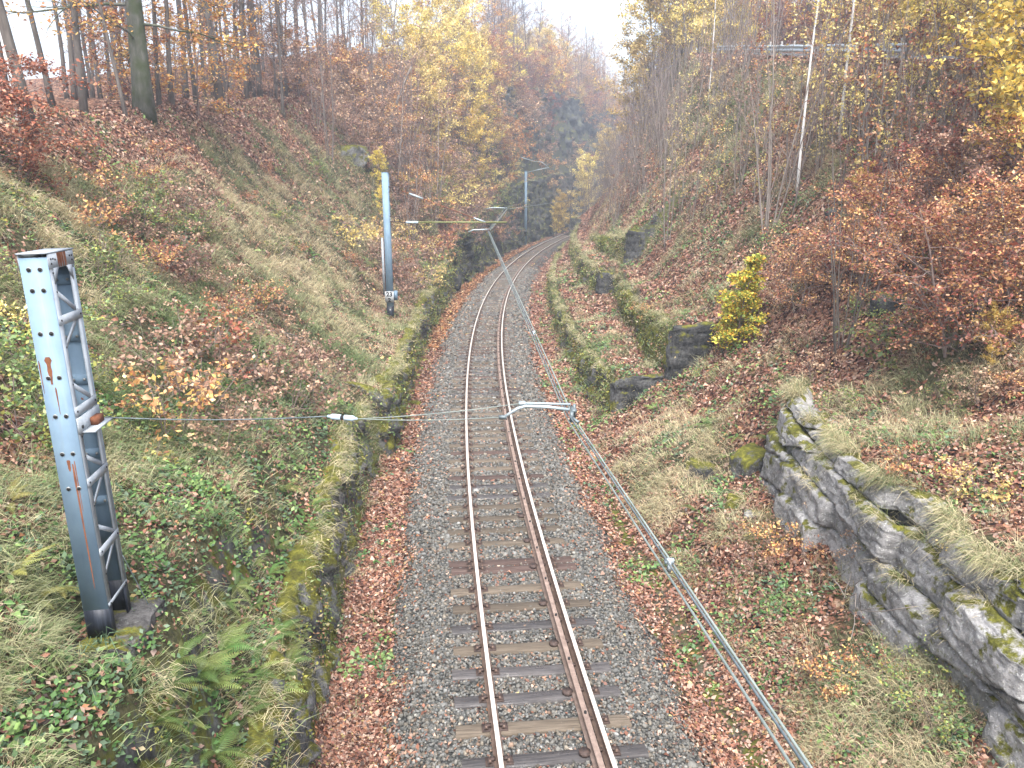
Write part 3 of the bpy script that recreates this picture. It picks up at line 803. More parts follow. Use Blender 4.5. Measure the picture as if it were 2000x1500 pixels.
def blades(P, dirs, length, width, droop, r, col):
    """grass blades of two segments; 5 vertices each"""
    n = len(P)
    side = np.cross(dirs, np.array([0, 0, 1.0])) + r.normal(0, .3, (n, 3)); side /= np.linalg.norm(side, axis=1)[:, None] + 1e-9
    w = width[:, None] * side * .5; L = length[:, None]
    mid = P + dirs * L * .55
    flat = dirs * np.array([1, 1, .0]); flat = flat / (np.linalg.norm(flat, axis=1)[:, None] + 1e-6)
    tipdir = dirs * (1 - droop[:, None]) + (flat * .8 + np.array([0, 0, -.75])) * droop[:, None]
    tip = mid + tipdir * L * .55
    V = np.stack([P - w, P + w, mid + w * .8, mid - w * .8, tip], 1)
    i = np.arange(n)[:, None] * 5
    Q = i + np.array([[0, 1, 2, 3]]); T = i + np.array([[3, 2, 4]])
    return V.reshape(-1, 3), Q, T, np.repeat(col, 5, 0)

def build_grass():
    r = np.random.default_rng(18)
    X, Y, d = candidates(110000, r, 4.2, 75, -14, 15)
    cl = fbm(X * 2.2, Y * 2.2, seed=300, octv=2); k = r.random(len(X)) < smooth(.40, .62, cl); X, Y, d = X[k], Y[k], d[k]
    g, l, b = cover(X, Y); st = sample(STEEP, X, Y)
    extra = smooth(1.2, 2.2, st) * .35 * np.where((d < 0) & (d > -5) & (Y < 20), 0, 1)
    nearleft = smooth(-4.2, -5, d) * smooth(24, 12, Y)
    p = np.clip(g * np.where((d < 0) & (d > -5.2) & (Y < 20), .25, .85) + .05 + extra + .25 * nearleft, 0, 1) * (np.abs(d) > 2.7) * np.where(np.abs(d) < 3.5, .15, 1)
    p = p * (np.hypot(X + 4.0, (Y - 6.9) * .75) > .55)
    k = r.random(len(X)) < p
    X, Y, d = X[k], Y[k], d[k]; n = len(X)
    g, l, b = cover(X, Y)
    nb = 17
    tone = fbm(X * .45, Y * .45, seed=91); tone2 = fbm(X * 1.7, Y * 1.7, seed=92)
    green = np.clip(.30 + (tone - .5) * 2.6 + (tone2 - .5) * .9 + .45 * (d < 0) * smooth(26, 12, Y) + .2 * (d > 0) * smooth(6.2, 4.5, d) + r.normal(0, .12, n), 0, 1)
    tan = np.array([.52, .43, .28]); pale = np.array([.45, .40, .25]); grn = np.array([.12, .175, .065]); grn2 = np.array([.23, .27, .12])
    base = tan * (1 - green[:, None]) + grn * green[:, None]
    base = np.where((r.random(n) < .35)[:, None], pale * (1 - green[:, None]) + grn2 * green[:, None], base)
    nn = slope_normal(X, Y)
    down = nn * np.array([1, 1, 0])
    P = np.repeat(np.stack([X, Y, hz(X, Y) - .02], -1), nb, 0); P[:, :2] += r.normal(0, .07, (n * nb, 2)) * np.repeat(np.clip((Y / 12) ** .5, .8, 2), nb)[:, None]
    P[:, 2] = hz(P[:, 0], P[:, 1]) - .01
    lean = r.normal(0, .55, (n * nb, 3)); lean[:, 2] = 0
    dirs = np.array([0, 0, 1.0]) + lean + np.repeat(down * 1.25 + r.normal(0, .25, (n, 3)) * np.array([1, 1, 0]), nb, 0)
    dirs /= np.linalg.norm(dirs, axis=1)[:, None]
    lod = np.repeat(np.clip((Y / 12) ** .5, .85, 2.2), nb)
    length = r.uniform(.14, .42, n * nb) * np.repeat(r.uniform(.7, 1.25, n), nb) * np.clip(lod, 1, 1.35)
    width = r.uniform(.005, .010, n * nb) * lod
    droop = np.clip(r.normal(.55, .25, n * nb), 0, 1)
    col = np.repeat(base, nb, 0) * np.exp(r.normal(0, .22, n * nb))[:, None]
    V, Q, T, C = blades(P, dirs, length, width, droop, r, col)
    o = link('grass', make_mesh('grass', V, [Q, T], [M['blade']], None, C)); o['kind'] = 'stuff'
    print('blades', n * nb)

def build_herbs():
    r = np.random.default_rng(28)
    X, Y, d = candidates(42000, r, 4.2, 60, -13, 14)
    n0 = fbm(X * .6, Y * .6, seed=120); n1 = fbm(X * 1.9, Y * 1.9, seed=121)
    p = np.clip((n0 - .45) * 3.2 + (n1 - .5) * 1.2, 0, 1) * (np.abs(d) > 2.4) * np.where(np.abs(d) < 3.6, .35, 1)
    p *= np.where(d < 0, 0.35 + 1.0 * smooth(28, 12, Y), .5 + .5 * smooth(6.2, 4.5, d))
    p = np.maximum(p, .42 * ((d < -3.5) & (d > -5.4) & (Y < 21)))
    k = r.random(len(X)) < p
    X, Y, d = X[k], Y[k], d[k]; n = len(X); nb = 11
    yel = fbm(X * .4, Y * .4, seed=131)
    P = np.repeat(np.stack([X, Y, hz(X, Y)], -1), nb, 0)
    lod = np.repeat(np.clip((Y / 12) ** .45, .85, 2), nb)
    P[:, :2] += r.normal(0, .09, (n * nb, 2)) * lod[:, None]; P[:, 2] = hz(P[:, 0], P[:, 1]) + r.uniform(.02, .16, n * nb) * np.repeat(r.uniform(.5, 1.3, n), nb)
    nn = np.array([0, -.15, 1.0]) + r.normal(0, .4, (n * nb, 3))
    g1 = np.array([.085, .155, .045]); g2 = np.array([.19, .27, .085]); y1 = np.array([.34, .31, .07]); b1 = np.array([.10, .15, .085])
    pick = r.random(n); base = np.where(pick[:, None] < .4, g1, np.where(pick[:, None] < .7, g2, b1))
    base = np.where((r.random(n) < np.clip((yel - .5) * 3, 0, .7) * (d < -4.5) * (Y < 20))[:, None], y1, base)
    col = np.repeat(base, nb, 0) * np.exp(r.normal(0, .22, n * nb))[:, None]
    V, F, C = leaf_quads(P, nn, .075 * np.exp(r.normal(0, .25, n * nb)) * lod, r, col, .62)
    o = link('ground_cover_herbs', make_mesh('ground_cover_herbs', V, [F], [M['blade']], None, C)); o['kind'] = 'stuff'
    print('herb leaves', n * nb)
build_leaves(); build_grass(); build_herbs()
FACES = []
# ------------------------------------------------------------------ rock walls
def rock_wall(name, path, mat, label, cat, seed, amp=.16, block=.45, thick=.6, step=.12, batter=.12, group=None, cap_mat=None, layered=0.0, gap=.5):
    """path: rows (X, Y, z_bottom, z_top) with the open side on the right hand of the walking direction"""
    p = np.array(path, float)
    L = np.concatenate([[0], np.cumsum(np.hypot(np.diff(p[:, 0]), np.diff(p[:, 1])))])
    s = np.arange(0, L[-1], step) if np.isscalar(step) else step(L[-1])
    q = np.stack([np.interp(s, L, p[:, k]) for k in range(4)], -1)
    t = np.gradient(q[:, :2], axis=0)
    kern = np.ones(5) / 5
    t = np.stack([np.convolve(np.pad(t[:, k], 2, 'edge'), kern, 'valid') for k in (0, 1)], -1)
    t /= np.linalg.norm(t, axis=1)[:, None]
    nrm = np.stack([t[:, 1], -t[:, 0]], -1)
    hmax = float((q[:, 3] - q[:, 2]).max())
    nv = max(6, int(hmax / max(step, .07)))
    v = np.linspace(0, 1, nv)
    topn = (fbm(s * .9, s * 0 + seed, seed=seed) - .5) * .5
    zt = q[:, 3] + topn * np.minimum(1, (q[:, 3] - q[:, 2]) / 2) ; zb = q[:, 2] - .35
    Z = zb[:, None] + (zt - zb)[:, None] * v[None]
    X = np.repeat(q[:, 0][:, None], nv, 1); Y = np.repeat(q[:, 1][:, None], nv, 1)
    S = np.repeat(s[:, None], nv, 1)
    # blocky joints: each course is shifted, each stone stands out by its own amount
    course = np.floor(Z / block + .25 * vnoise(S * .7, Z * .3, seed=seed + 5))
    bl = np.floor(S / (block * 1.7) + (course % 2) * .5 + .5 * vnoise(S * .5, Z, seed=seed + 6))
    per = _hash(bl, course, course * 0, seed)
    off = facets(S, Z * 1.25, block * 1.5, seed + 40) * amp * 1.1 + facets(S, Z * 1.3, block * .5, seed + 44) * amp * .45 + (fbm(S * 1.1, Z * 1.1, seed=seed) - .5) * amp * 1.2 + (per - .5) * amp * .9 + (fbm(S * 5, Z * 5, seed=seed + 3) - .5) * amp * .7
    fz = np.abs(((Z / block) % 1) - .5) * 2
    off = off - gap * .5 * amp * smooth(.86, .99, fz)
    if layered: off = off + layered * (((Z / (block * 1.55) + .22 * fbm(S * .5, S * 0, seed=seed + 8)) % 1) - .5) * -1
    off = off - batter * (Z - zb[:, None])
    n3 = nrm[:, None, :]
    X = X + n3[..., 0] * off; Y = Y + n3[..., 1] * off
    face = np.stack([X, Y, Z], -1)
    caps = []
    for k, (inn, dz) in enumerate(((.12, .05), (.3, .03), (thick, -.12), (thick + .1, -.6))):
        e = face[:, -1].copy(); jig = (fbm(s * 3, s * 0 + k, seed=seed + 11) - .5)
        e[:, :2] -= nrm * inn; e[:, 2] += dz + jig * .12
        caps.append(e)
    P = np.concatenate([face, np.stack(caps, 1)], 1)
    o0 = P[0, 0].copy()
    mb = MB(); mb.sheet(P - o0, 0, flip=True)
    mb.add((P[0] - o0), [np.array([list(range(P.shape[1]))])]); mb.add((P[-1] - o0), [np.array([list(range(P.shape[1]))[::-1]])])
    o = link(name, mb.mesh(name, [M[mat]], True), None, o0)
    FACES.append((name, face, np.stack([nrm[:, 0], nrm[:, 1], nrm[:, 0] * 0], -1)))
    return tag(o, label, cat, group), face

def tp(Y, d, z0, z1): return (float(Xt(Y)) + d, Y, z0, z1)
rock_wall('rock_wall', [tp(Y, -3.42 - .1 * (Y > 14), -.55, z) for Y, z in ((-8, 1.3), (4, 1.3), (8, 1.35), (14, 1.45), (18, 1.4), (21.8, 1.25))], 'rock_moss', 'low mossy rock wall edging the cutting below the lattice mast', 'rock wall', 3, amp=.24, block=.55, step=.09)
rock_wall('rock_wall', [(float(Xt(22)) - 5.2, 22.4, 1.2, 1.9), (float(Xt(22)) - 4.0, 22.15, .3, 1.6), (float(Xt(22)) - 3.1, 22.05, -.5, 1.45)] + [tp(Y, d, -.55, z) for Y, d, z in ((22.3, -2.98, 1.4), (28, -3.0, 1.4), (34, -3.12, 1.35), (42, -3.3, 1.5), (50, -3.42, 1.7), (58, -3.52, 2.9))], 'rock_moss', 'dark mossy rock wall in front of the tall steel mast with white number plate', 'rock wall', 7, amp=.26, block=.6, step=.13, batter=.03)
rock_wall('rock_cliff', [tp(Y, d, -.55, z) for Y, d, z in ((57.5, -3.55, 2.8), (66, -3.65, 3.8), (78, -3.7, 4.6), (90, -3.75, 5.6), (105, -3.8, 7.4), (122, -3.85, 8.6), (150, -3.9, 10), (190, -3.9, 10), (232, -3.9, 10)) ], 'rock_dark', 'long dark rock cliff on the outside of the distant track bend', 'rock cliff', 9, amp=.75, block=1.1, thick=1.2, step=.3, batter=.1)
rock_wall('rock_cliff', [tp(Y, d, z0, z1) for Y, d, z0, z1 in ((86, -6.6, 8.5, 11), (96, -6.0, 9.5, 16), (108, -5.8, 10, 20), (125, -5.9, 11, 22), (150, -6, 12, 24), (190, -6, 12, 25), (232, -6, 12, 25))], 'rock_dark', 'tall blue-grey rock cliff rising high above the distant bend', 'rock cliff', 13, amp=1.2, block=1.8, thick=1.8, step=.4, batter=.12)
rock_wall('rock_outcrop', [(-4.3, 5.1, 1.7, 2.9), (-3.6, 5.3, 1.35, 2.7), (-3.28, 5.8, 1.25, 2.65), (-3.2, 6.6, 1.25, 2.8), (-3.35, 7.4, 1.35, 2.75), (-3.75, 8.2, 1.6, 2.7)], 'rock_moss', 'mossy boulder face just below the lattice mast footing', 'rock', 19, amp=.22, block=.8, step=.06, batter=.22)
# terraces on the right, open side towards the track: walk from far to near so that the track is on the right hand
def terrace(rows, end, mat, label, seed, **k):
    rr_ = np.array(rows, float); yy = np.arange(rr_[0, 0], rr_[-1, 0], 1.6)
    wob = (fbm(yy * .45, yy * 0, seed=seed) - .5) * .4 * smooth(0, 1.5, yy - yy[0]); wz = (fbm(yy * .5, yy * 0, seed=seed + 1) - .5) * .3 * smooth(0, 1.5, yy - yy[0])
    pts = [tp(y, float(np.interp(y, rr_[:, 0], rr_[:, 1])) + w, float(np.interp(y, rr_[:, 0], rr_[:, 2])), float(np.interp(y, rr_[:, 0], rr_[:, 3])) + q - .1) for y, w, q in zip(yy, wob, wz)][::-1] + end
    return rock_wall('stone_terrace', pts, mat, label, 'stone wall', seed, **k)
x25 = float(Xt(25))
terrace([(25.1, 4.12, -.5, 1.02), (30, 4.02, -.5, 1.0), (42, 3.92, -.5, 1.0), (60, 3.78, -.5, 1.0), (80, 3.72, -.5, 1.0), (97, 3.62, -.5, 1.1)], [], 'rock_moss', 'lowest moss grown terrace wall along the track, below the two others', 23, amp=.30, block=.5, step=.14)
terrace([(24.9, 5.95, .95, 2.92), (30, 6.2, .95, 2.85), (36, 6.55, 1.0, 2.8), (42.6, 6.9, 1.1, 2.8)], [], 'rock_green', 'moss grown middle terrace wall beside the yellow-green bush', 29, amp=.30, block=.5, step=.12)
terrace([(42.8, 5.98, 1.0, 2.8), (60, 5.6, 1.0, 2.8), (80, 5.2, 1.0, 2.8), (97, 4.6, 1.1, 3.0)], [], 'rock_moss', 'moss grown middle terrace wall, its farther stretch along the bend', 31, amp=.30, block=.5, step=.16)
terrace([(42.9, 7.5, 2.7, 4.75), (52, 7.35, 2.7, 4.3), (64, 7.1, 2.6, 3.5)], [], 'rock_green', 'topmost moss grown terrace wall under the bare saplings', 37, amp=.30, block=.5, step=.16)
terrace([(98, 3.58, -.5, 3.4), (120, 3.6, -.5, 3.4), (150, 3.6, -.5, 3.4)], [], 'rock_dark', 'dark wall hiding the track where the bend disappears', 41, amp=.2, step=.25)
def end_face(pts, label, seed):
    return rock_wall('stone_pier', pts, 'rock_dark', label, 'stone wall end', seed, amp=.065, block=.40, step=.05, thick=.5, batter=.06, gap=3.2)
end_face([(x25 + 4.05, 25.2, -.7, 1.12), (x25 + 4.2, 24.92, -.7, 1.15), (x25 + 5.3, 24.9, .2, 1.25), (x25 + 5.9, 24.95, .7, 1.3)][::1], 'dark squared stone end of the lowest terrace wall', 43)
end_face([(x25 + 5.85, 25.0, .8, 2.95), (x25 + 6.0, 24.72, .8, 3.0), (x25 + 6.9, 24.7, 1.5, 3.05), (x25 + 7.5, 24.8, 2.0, 3.1)], 'dark squared stone end of the middle terrace wall by the yellow-green bush', 47)
x42 = float(Xt(42.5))
end_face([(x42 + 5.9, 42.9, .95, 2.9), (x42 + 6.05, 42.6, .95, 2.9), (x42 + 7.0, 42.6, 1.2, 2.95)], 'dark squared stone end halfway along the middle terrace', 53)
end_face([(x42 + 7.4, 42.95, 2.6, 4.85), (x42 + 7.55, 42.65, 2.6, 4.9), (x42 + 8.6, 42.65, 3.3, 4.95)], 'dark squared stone end of the topmost terrace wall', 59)
x98 = float(Xt(98))
end_face([(x98 + 3.55, 98.0, -.6, 3.5), (x98 + 4.3, 97.6, .7, 3.5), (x98 + 5.4, 97.8, 1.2, 3.5)], 'dark stone wall end where the track vanishes', 61)

# layered sandstone outcrop, lower right: three ledges, each a slab set back from the one below
def outcrop():
    root = thing('sandstone_outcrop', 'pale layered sandstone outcrop with moss and grassy brow beside the ditch', 'rock outcrop', (6.2, 8.0, .8))
    ys = np.arange(4.0, 17.6, .055)
    line = np.interp(ys, [4, 8, 12, 15, 16.6, 17.6], [6.15, 5.85, 5.75, 5.68, 5.75, 6.4])
    z0 = np.interp(ys, [4, 8, 12, 17.6], [.35, .6, .8, 1.15])
    top = np.interp(ys, [4, 8, 12, 15, 17.6], [2.75, 2.75, 2.65, 2.55, 2.35])
    wob = lambda k, f, a: (fbm(ys * f, ys * 0 + k * 3.3, seed=70 + k) - .5) * a
    bounds = [z0 - .3, z0 + .9 + wob(1, .35, .5), z0 + 1.5 + wob(2, .35, .4), top + wob(3, .5, .35)]
    back = [0.0, .16, .36]
    for k in range(3):
        lo, hi = bounds[k], np.maximum(bounds[k + 1], bounds[k] + .25)
        nv = 34
        v = np.linspace(0, 1, nv)
        Z = lo[:, None] + (hi - lo)[:, None] * v
        Yg = np.repeat(ys[:, None], nv, 1)
        W = Z * .42 + .05 * np.sin(Yg * .8 + k) + .16 * (fbm(Yg * .7, Yg * 0, seed=120 + k) - .5)
        lay = np.floor(W / .27 + k * .4); fl = (W / .27 + k * .4) % 1
        br = np.floor(Yg / 1.7 + k * .37 + .3 * _hash(lay, lay * 0, lay * 0, 5)); fb = np.abs(((Yg / 1.7 + k * .37 + .3 * _hash(lay, lay * 0, lay * 0, 5)) % 1) - .5) * 2
        o = back[k] - (_hash(br, br * 0 + k, br * 0, 7) - .5) * .30 - (_hash(lay, br, lay * 0, 9) - .5) * .24
        o = o - facets(Yg * .6, Z * 1.1, .8, 130 + k) * .11 - facets(Yg * .8, Z * 1.4, .24, 134 + k) * .035 - (fbm(Yg * 9, Z * 14, seed=88 + k) - .5) * .045
        o = o + .05 * smooth(.93, 1.0, fb) + .13 * smooth(.92, .97, fl) + .30 * np.clip(.16 - v[None], 0, 1) + .05 * smooth(.93, 1.0, v)[None] + .10 * v[None]
        X = line[:, None] + o
        face = np.stack([X, Yg, Z], -1)
        cap = []
        for inn, dz in ((.10, .03), (.22, -.02), (.5, -.25), (.9, -.6)):
            e = face[:, -1].copy(); e[:, 0] += inn; e[:, 2] += dz + (fbm(ys * 2.5, ys * 0 + inn, seed=95 + k) - .5) * .12
            cap.append(e)
        under = []
        for inn, dz in ((1.0, .0), (.25, -.02)):
            e = face[:, 0].copy(); e[:, 0] += inn; e[:, 2] += dz
            under.append(e)
        P = np.concatenate([np.stack(under, 1), face, np.stack(cap, 1)], 1) - np.array([6.2, 8.0, .8])
        mb = MB(); mb.sheet(P, 0)
        link('rock_ledge', mb.mesh('rock_ledge', [M['rock_light']]), root)
        FACES.append(('ledge%d' % k, face, np.tile(np.array([-1.0, 0, 0]), (len(ys), 1))))
outcrop()

def fringes():
    r = np.random.default_rng(77)
    Ps, Ds, Ls, Ws, Cs, hv, hn, hc, hs = [], [], [], [], [], [], [], [], []
    tanc = np.array([(.50, .42, .27), (.42, .37, .22), (.20, .23, .10), (.13, .17, .07), (.33, .30, .17)])
    for name, face, nr in FACES:
        if name == 'stone_pier': continue
        if name == 'rock_cliff': face, nr = face[face[:, 0, 1] < 140], nr[face[:, 0, 1] < 140]
        top = face[:, -1]; n = len(top); seg = np.linalg.norm(np.diff(top, axis=0), axis=1).mean(); dist = max(5.0, np.abs(top[:, 1]).mean())
        per = {'stone_terrace': 15, 'ledge2': 30, 'ledge0': 3, 'ledge1': 4, 'rock_cliff': 7, 'rock_outcrop': 8}.get(name, 8)
        m = int(n * seg * per * (1 if dist < 30 else .8))
        c = fbm(top[:, 0] * .7 + 3, top[:, 1] * .7, seed=5)
        w = np.clip((c - .44) * 7, .02, 1); i = r.choice(n, m, p=w / w.sum())
        nb = 12; I = np.repeat(i, nb)
        lod = np.clip((np.abs(top[I, 1]) / 12) ** .5, .85, 2.0)
        P = top[I] + r.normal(0, .05, (m * nb, 3)) - nr[I] * r.uniform(-.02, .22, m * nb)[:, None]; P[:, 2] += .02
        d = nr[I] * r.uniform(.3, 1.2, m * nb)[:, None] + r.normal(0, .4, (m * nb, 3)); d[:, 2] = r.uniform(.1, .9, m * nb)
        d /= np.linalg.norm(d, axis=1)[:, None]
        Ps.append(P); Ds.append(d); Ls.append(np.repeat(r.uniform(.6, 1.25, m), nb) * r.uniform(.15, .5, m * nb) * (1.15 if name == 'ledge2' else .9)); Ws.append(r.uniform(.005, .010, m * nb) * lod)
        Cs.append(np.repeat(tanc[r.choice(5, m, p=(.3, .25, .2, .1, .15))], nb, 0) * np.exp(r.normal(0, .2, m * nb))[:, None])
        if name.startswith('ledge'): continue
        # small plants clinging to the face
        nv = face.shape[1]; area = n * seg * 1.8
        q = int(n * seg * (face[:, -1, 2] - face[:, 0, 2]).mean() * 14) if name == 'rock_cliff' else int(area * (42 if name == 'stone_terrace' else 34))
        a, v = r.integers(0, n, q), r.integers(1, nv, q)
        cl = fbm(face[a, v, 1] * .8, face[a, v, 2] * 1.6, seed=15) > (.46 if name == 'stone_terrace' else .5)
        a, v = a[cl], v[cl]; q = len(a); k = 6; A, Vv = np.repeat(a, k), np.repeat(v, k)
        lod = np.clip((np.abs(face[A, Vv, 1]) / 12) ** .45, .85, 2)
        hv.append(face[A, Vv] + r.normal(0, .06, (q * k, 3)) * lod[:, None] + nr[A] * r.uniform(.01, .09, q * k)[:, None]); hn.append(nr[A] * .5 + np.array([0, 0, .6]) + r.normal(0, .45, (q * k, 3)))
        pc = np.array([(.10, .15, .05), (.20, .25, .08), (.30, .28, .06), (.16, .17, .045), (.28, .16, .09), (.40, .33, .2)])
        hc.append(np.repeat(pc[r.choice(6, q, p=(.22, .2, .18, .2, .1, .1))], k, 0) * np.exp(r.normal(0, .2, q * k))[:, None]); hs.append(.055 * np.exp(r.normal(0, .25, q * k)) * lod)
    P = np.concatenate(Ps); n = len(P)
    V, Q, T, C = blades(P, np.concatenate(Ds), np.concatenate(Ls), np.concatenate(Ws), np.clip(r.normal(.75, .2, n), 0, 1), r, np.concatenate(Cs))
    o = link('overhanging_grass', make_mesh('overhanging_grass', V, [Q, T], [M['blade']], None, C)); o['kind'] = 'stuff'
    V, F, C = leaf_quads(np.concatenate(hv), np.concatenate(hn), np.concatenate(hs), r, np.concatenate(hc), .6)
    o = link('wall_ground_cover', make_mesh('wall_ground_cover', V, [F], [M['blade']], None, C)); o['kind'] = 'stuff'
    print('fringe', n, len(F))
fringes()

# ------------------------------------------------------------------ loose rocks
def boulder(label, p, size, mat, seed, rz=0):
    r = np.random.default_rng(seed)
    import bmesh
    bm = bmesh.new(); bmesh.ops.create_icosphere(bm, subdivisions=4, radius=1.0)
    v = np.array([q.co[:] for q in bm.verts]); 
    k = 1 + (fbm(v[:, 0] * 1.3 + seed, v[:, 1] * 1.3, v[:, 2] * 1.3, seed=seed) - .5) * .9 + (fbm(v[:, 0] * 5, v[:, 1] * 5, v[:, 2] * 5, seed=seed) - .5) * .2
    v = np.clip(v * k[:, None], -.92, .8) * np.array(size)
    for q, c in zip(bm.verts, v): q.co = c
    me = bpy.data.meshes.new('rock'); bm.to_mesh(me); bm.free(); me.materials.append(M[mat])
    for f in me.polygons: f.use_smooth = True
    o = link('rock', me, None, p); o.rotation_euler.z = rz
    return tag(o, label, 'rock')
for (px, py, sz, mat, lab) in (
    (810, 790, (.32, .26, .2), 'rock_green', 'small mossy stone lying on leaf strip by the rock wall'),
    (1700, 1105, (.3, .24, .2), 'rock_light', 'brownish stone lying on the slope under the sandstone outcrop'),
    (1470, 1010, (.2, .16, .1), 'rock_light', 'small pale stone near the sandstone outcrop among brown leaves'),
    (1440, 985, (.3, .3, .34), 'rock_green', 'yellow-green moss covered stone at the upper end of the ditch slope'),
    (1375, 920, (.55, .4, .35), 'rock_dark', 'dark rock jutting from the ferny slope below the grassy brow'),
    (1480, 905, (.8, .55, .55), 'rock_moss', 'dark mossy rock at the upper end of the sandstone outcrop'),
    (1580, 880, (.6, .6, .6), 'rock_moss', 'moss streaked rock head on top of the sandstone outcrop'),
    (1740, 590, (.5, .4, .4), 'rock_dark', 'dark stone under the rusty beech on the bank'),
    (1640, 420, (.5, .35, .3), 'rock_dark', 'dark stone halfway up the leafy bank'),
    (690, 300, (1.5, 1.2, 1.0), 'rock_moss', 'dark mossy crag among the bushes above the grassy bank'),
    (740, 330, (1.2, 1.0, .9), 'rock_moss', 'smaller mossy crag lower beside the bushes above the mast'),
    (930, 520, (.9, .8, 1.2), 'rock_dark', 'dark rock knob projecting towards the track before the bend'),
    (885, 535, (.8, .7, 1.1), 'rock_dark', 'dark rock knob at the end of the wall facing the bend'),
):
    x, y, z = hit(px, py)
    boulder(lab, (x, y, z - sz[2] * .35 + .03), sz, mat, int(px + py), px)

# ------------------------------------------------------------------ lattice mast
def channel(x0, x1, yweb, ydir, z0, z1, zt, root, front):
    """toe-in channel: web plus two flanges; below zt it is tarred"""
    for za, zb, m, name in ((zt, z1, ('paint', 'paint_white'), 'channel'), (z0, zt, ('tar', 'tar'), 'tarred_foot')):
        mb = MB(); h = zb - za; zc = (za + zb) / 2
        mb.box(((x0 + x1) / 2, yweb + ydir * .006, zc), (x1 - x0, .012, h), 0)
        for xx in (x0 + .0065, x1 - .0065):
            mb.box((xx, yweb + ydir * .055, zc), (.013, .086, h - .001), 1)
        if name == 'channel' and front:
            for zz in (6.80, 6.62, 6.24, 5.84, 5.48, 5.12, 4.78):
                for fx in (.30, .70):
                    xx = x0 + (x1 - x0) * fx
                    mb.tube([(xx, yweb - .0005, zz), (xx, yweb - .005, zz)], .021, 12, 4)
                    mb.tube([(xx, yweb - .0045, zz), (xx, yweb - .0075, zz)], .016, 12, 2)
            r = random.Random(2)
            for (fx, za_, zb_, w) in ((.40, 6.03, 5.78, .030), (.62, 5.02, 3.75, .012), (.70, 5.05, 4.55, .007), (.48, 5.06, 4.95, .022), (.5, 5.75, 5.50, .007), (.06, 6.0, 5.7, .006)):
                n = 9; zs = np.linspace(za_, zb_, n); ww = np.array([w * (1 - .75 * (q / (n - 1))) * r.uniform(.7, 1.2) for q in range(n)]); ww[0] *= .5
                xx = x0 + (x1 - x0) * fx
                P = np.stack([np.stack([xx - ww, np.full(n, yweb - .0022), zs], -1), np.stack([xx + ww, np.full(n, yweb - .0022), zs], -1)], 1)
                mb.sheet(P, 3)
        link(name, mb.mesh(name, [M[m[0]], M[m[1]], M['hole'], M['rust'], M['bolt']]), root)

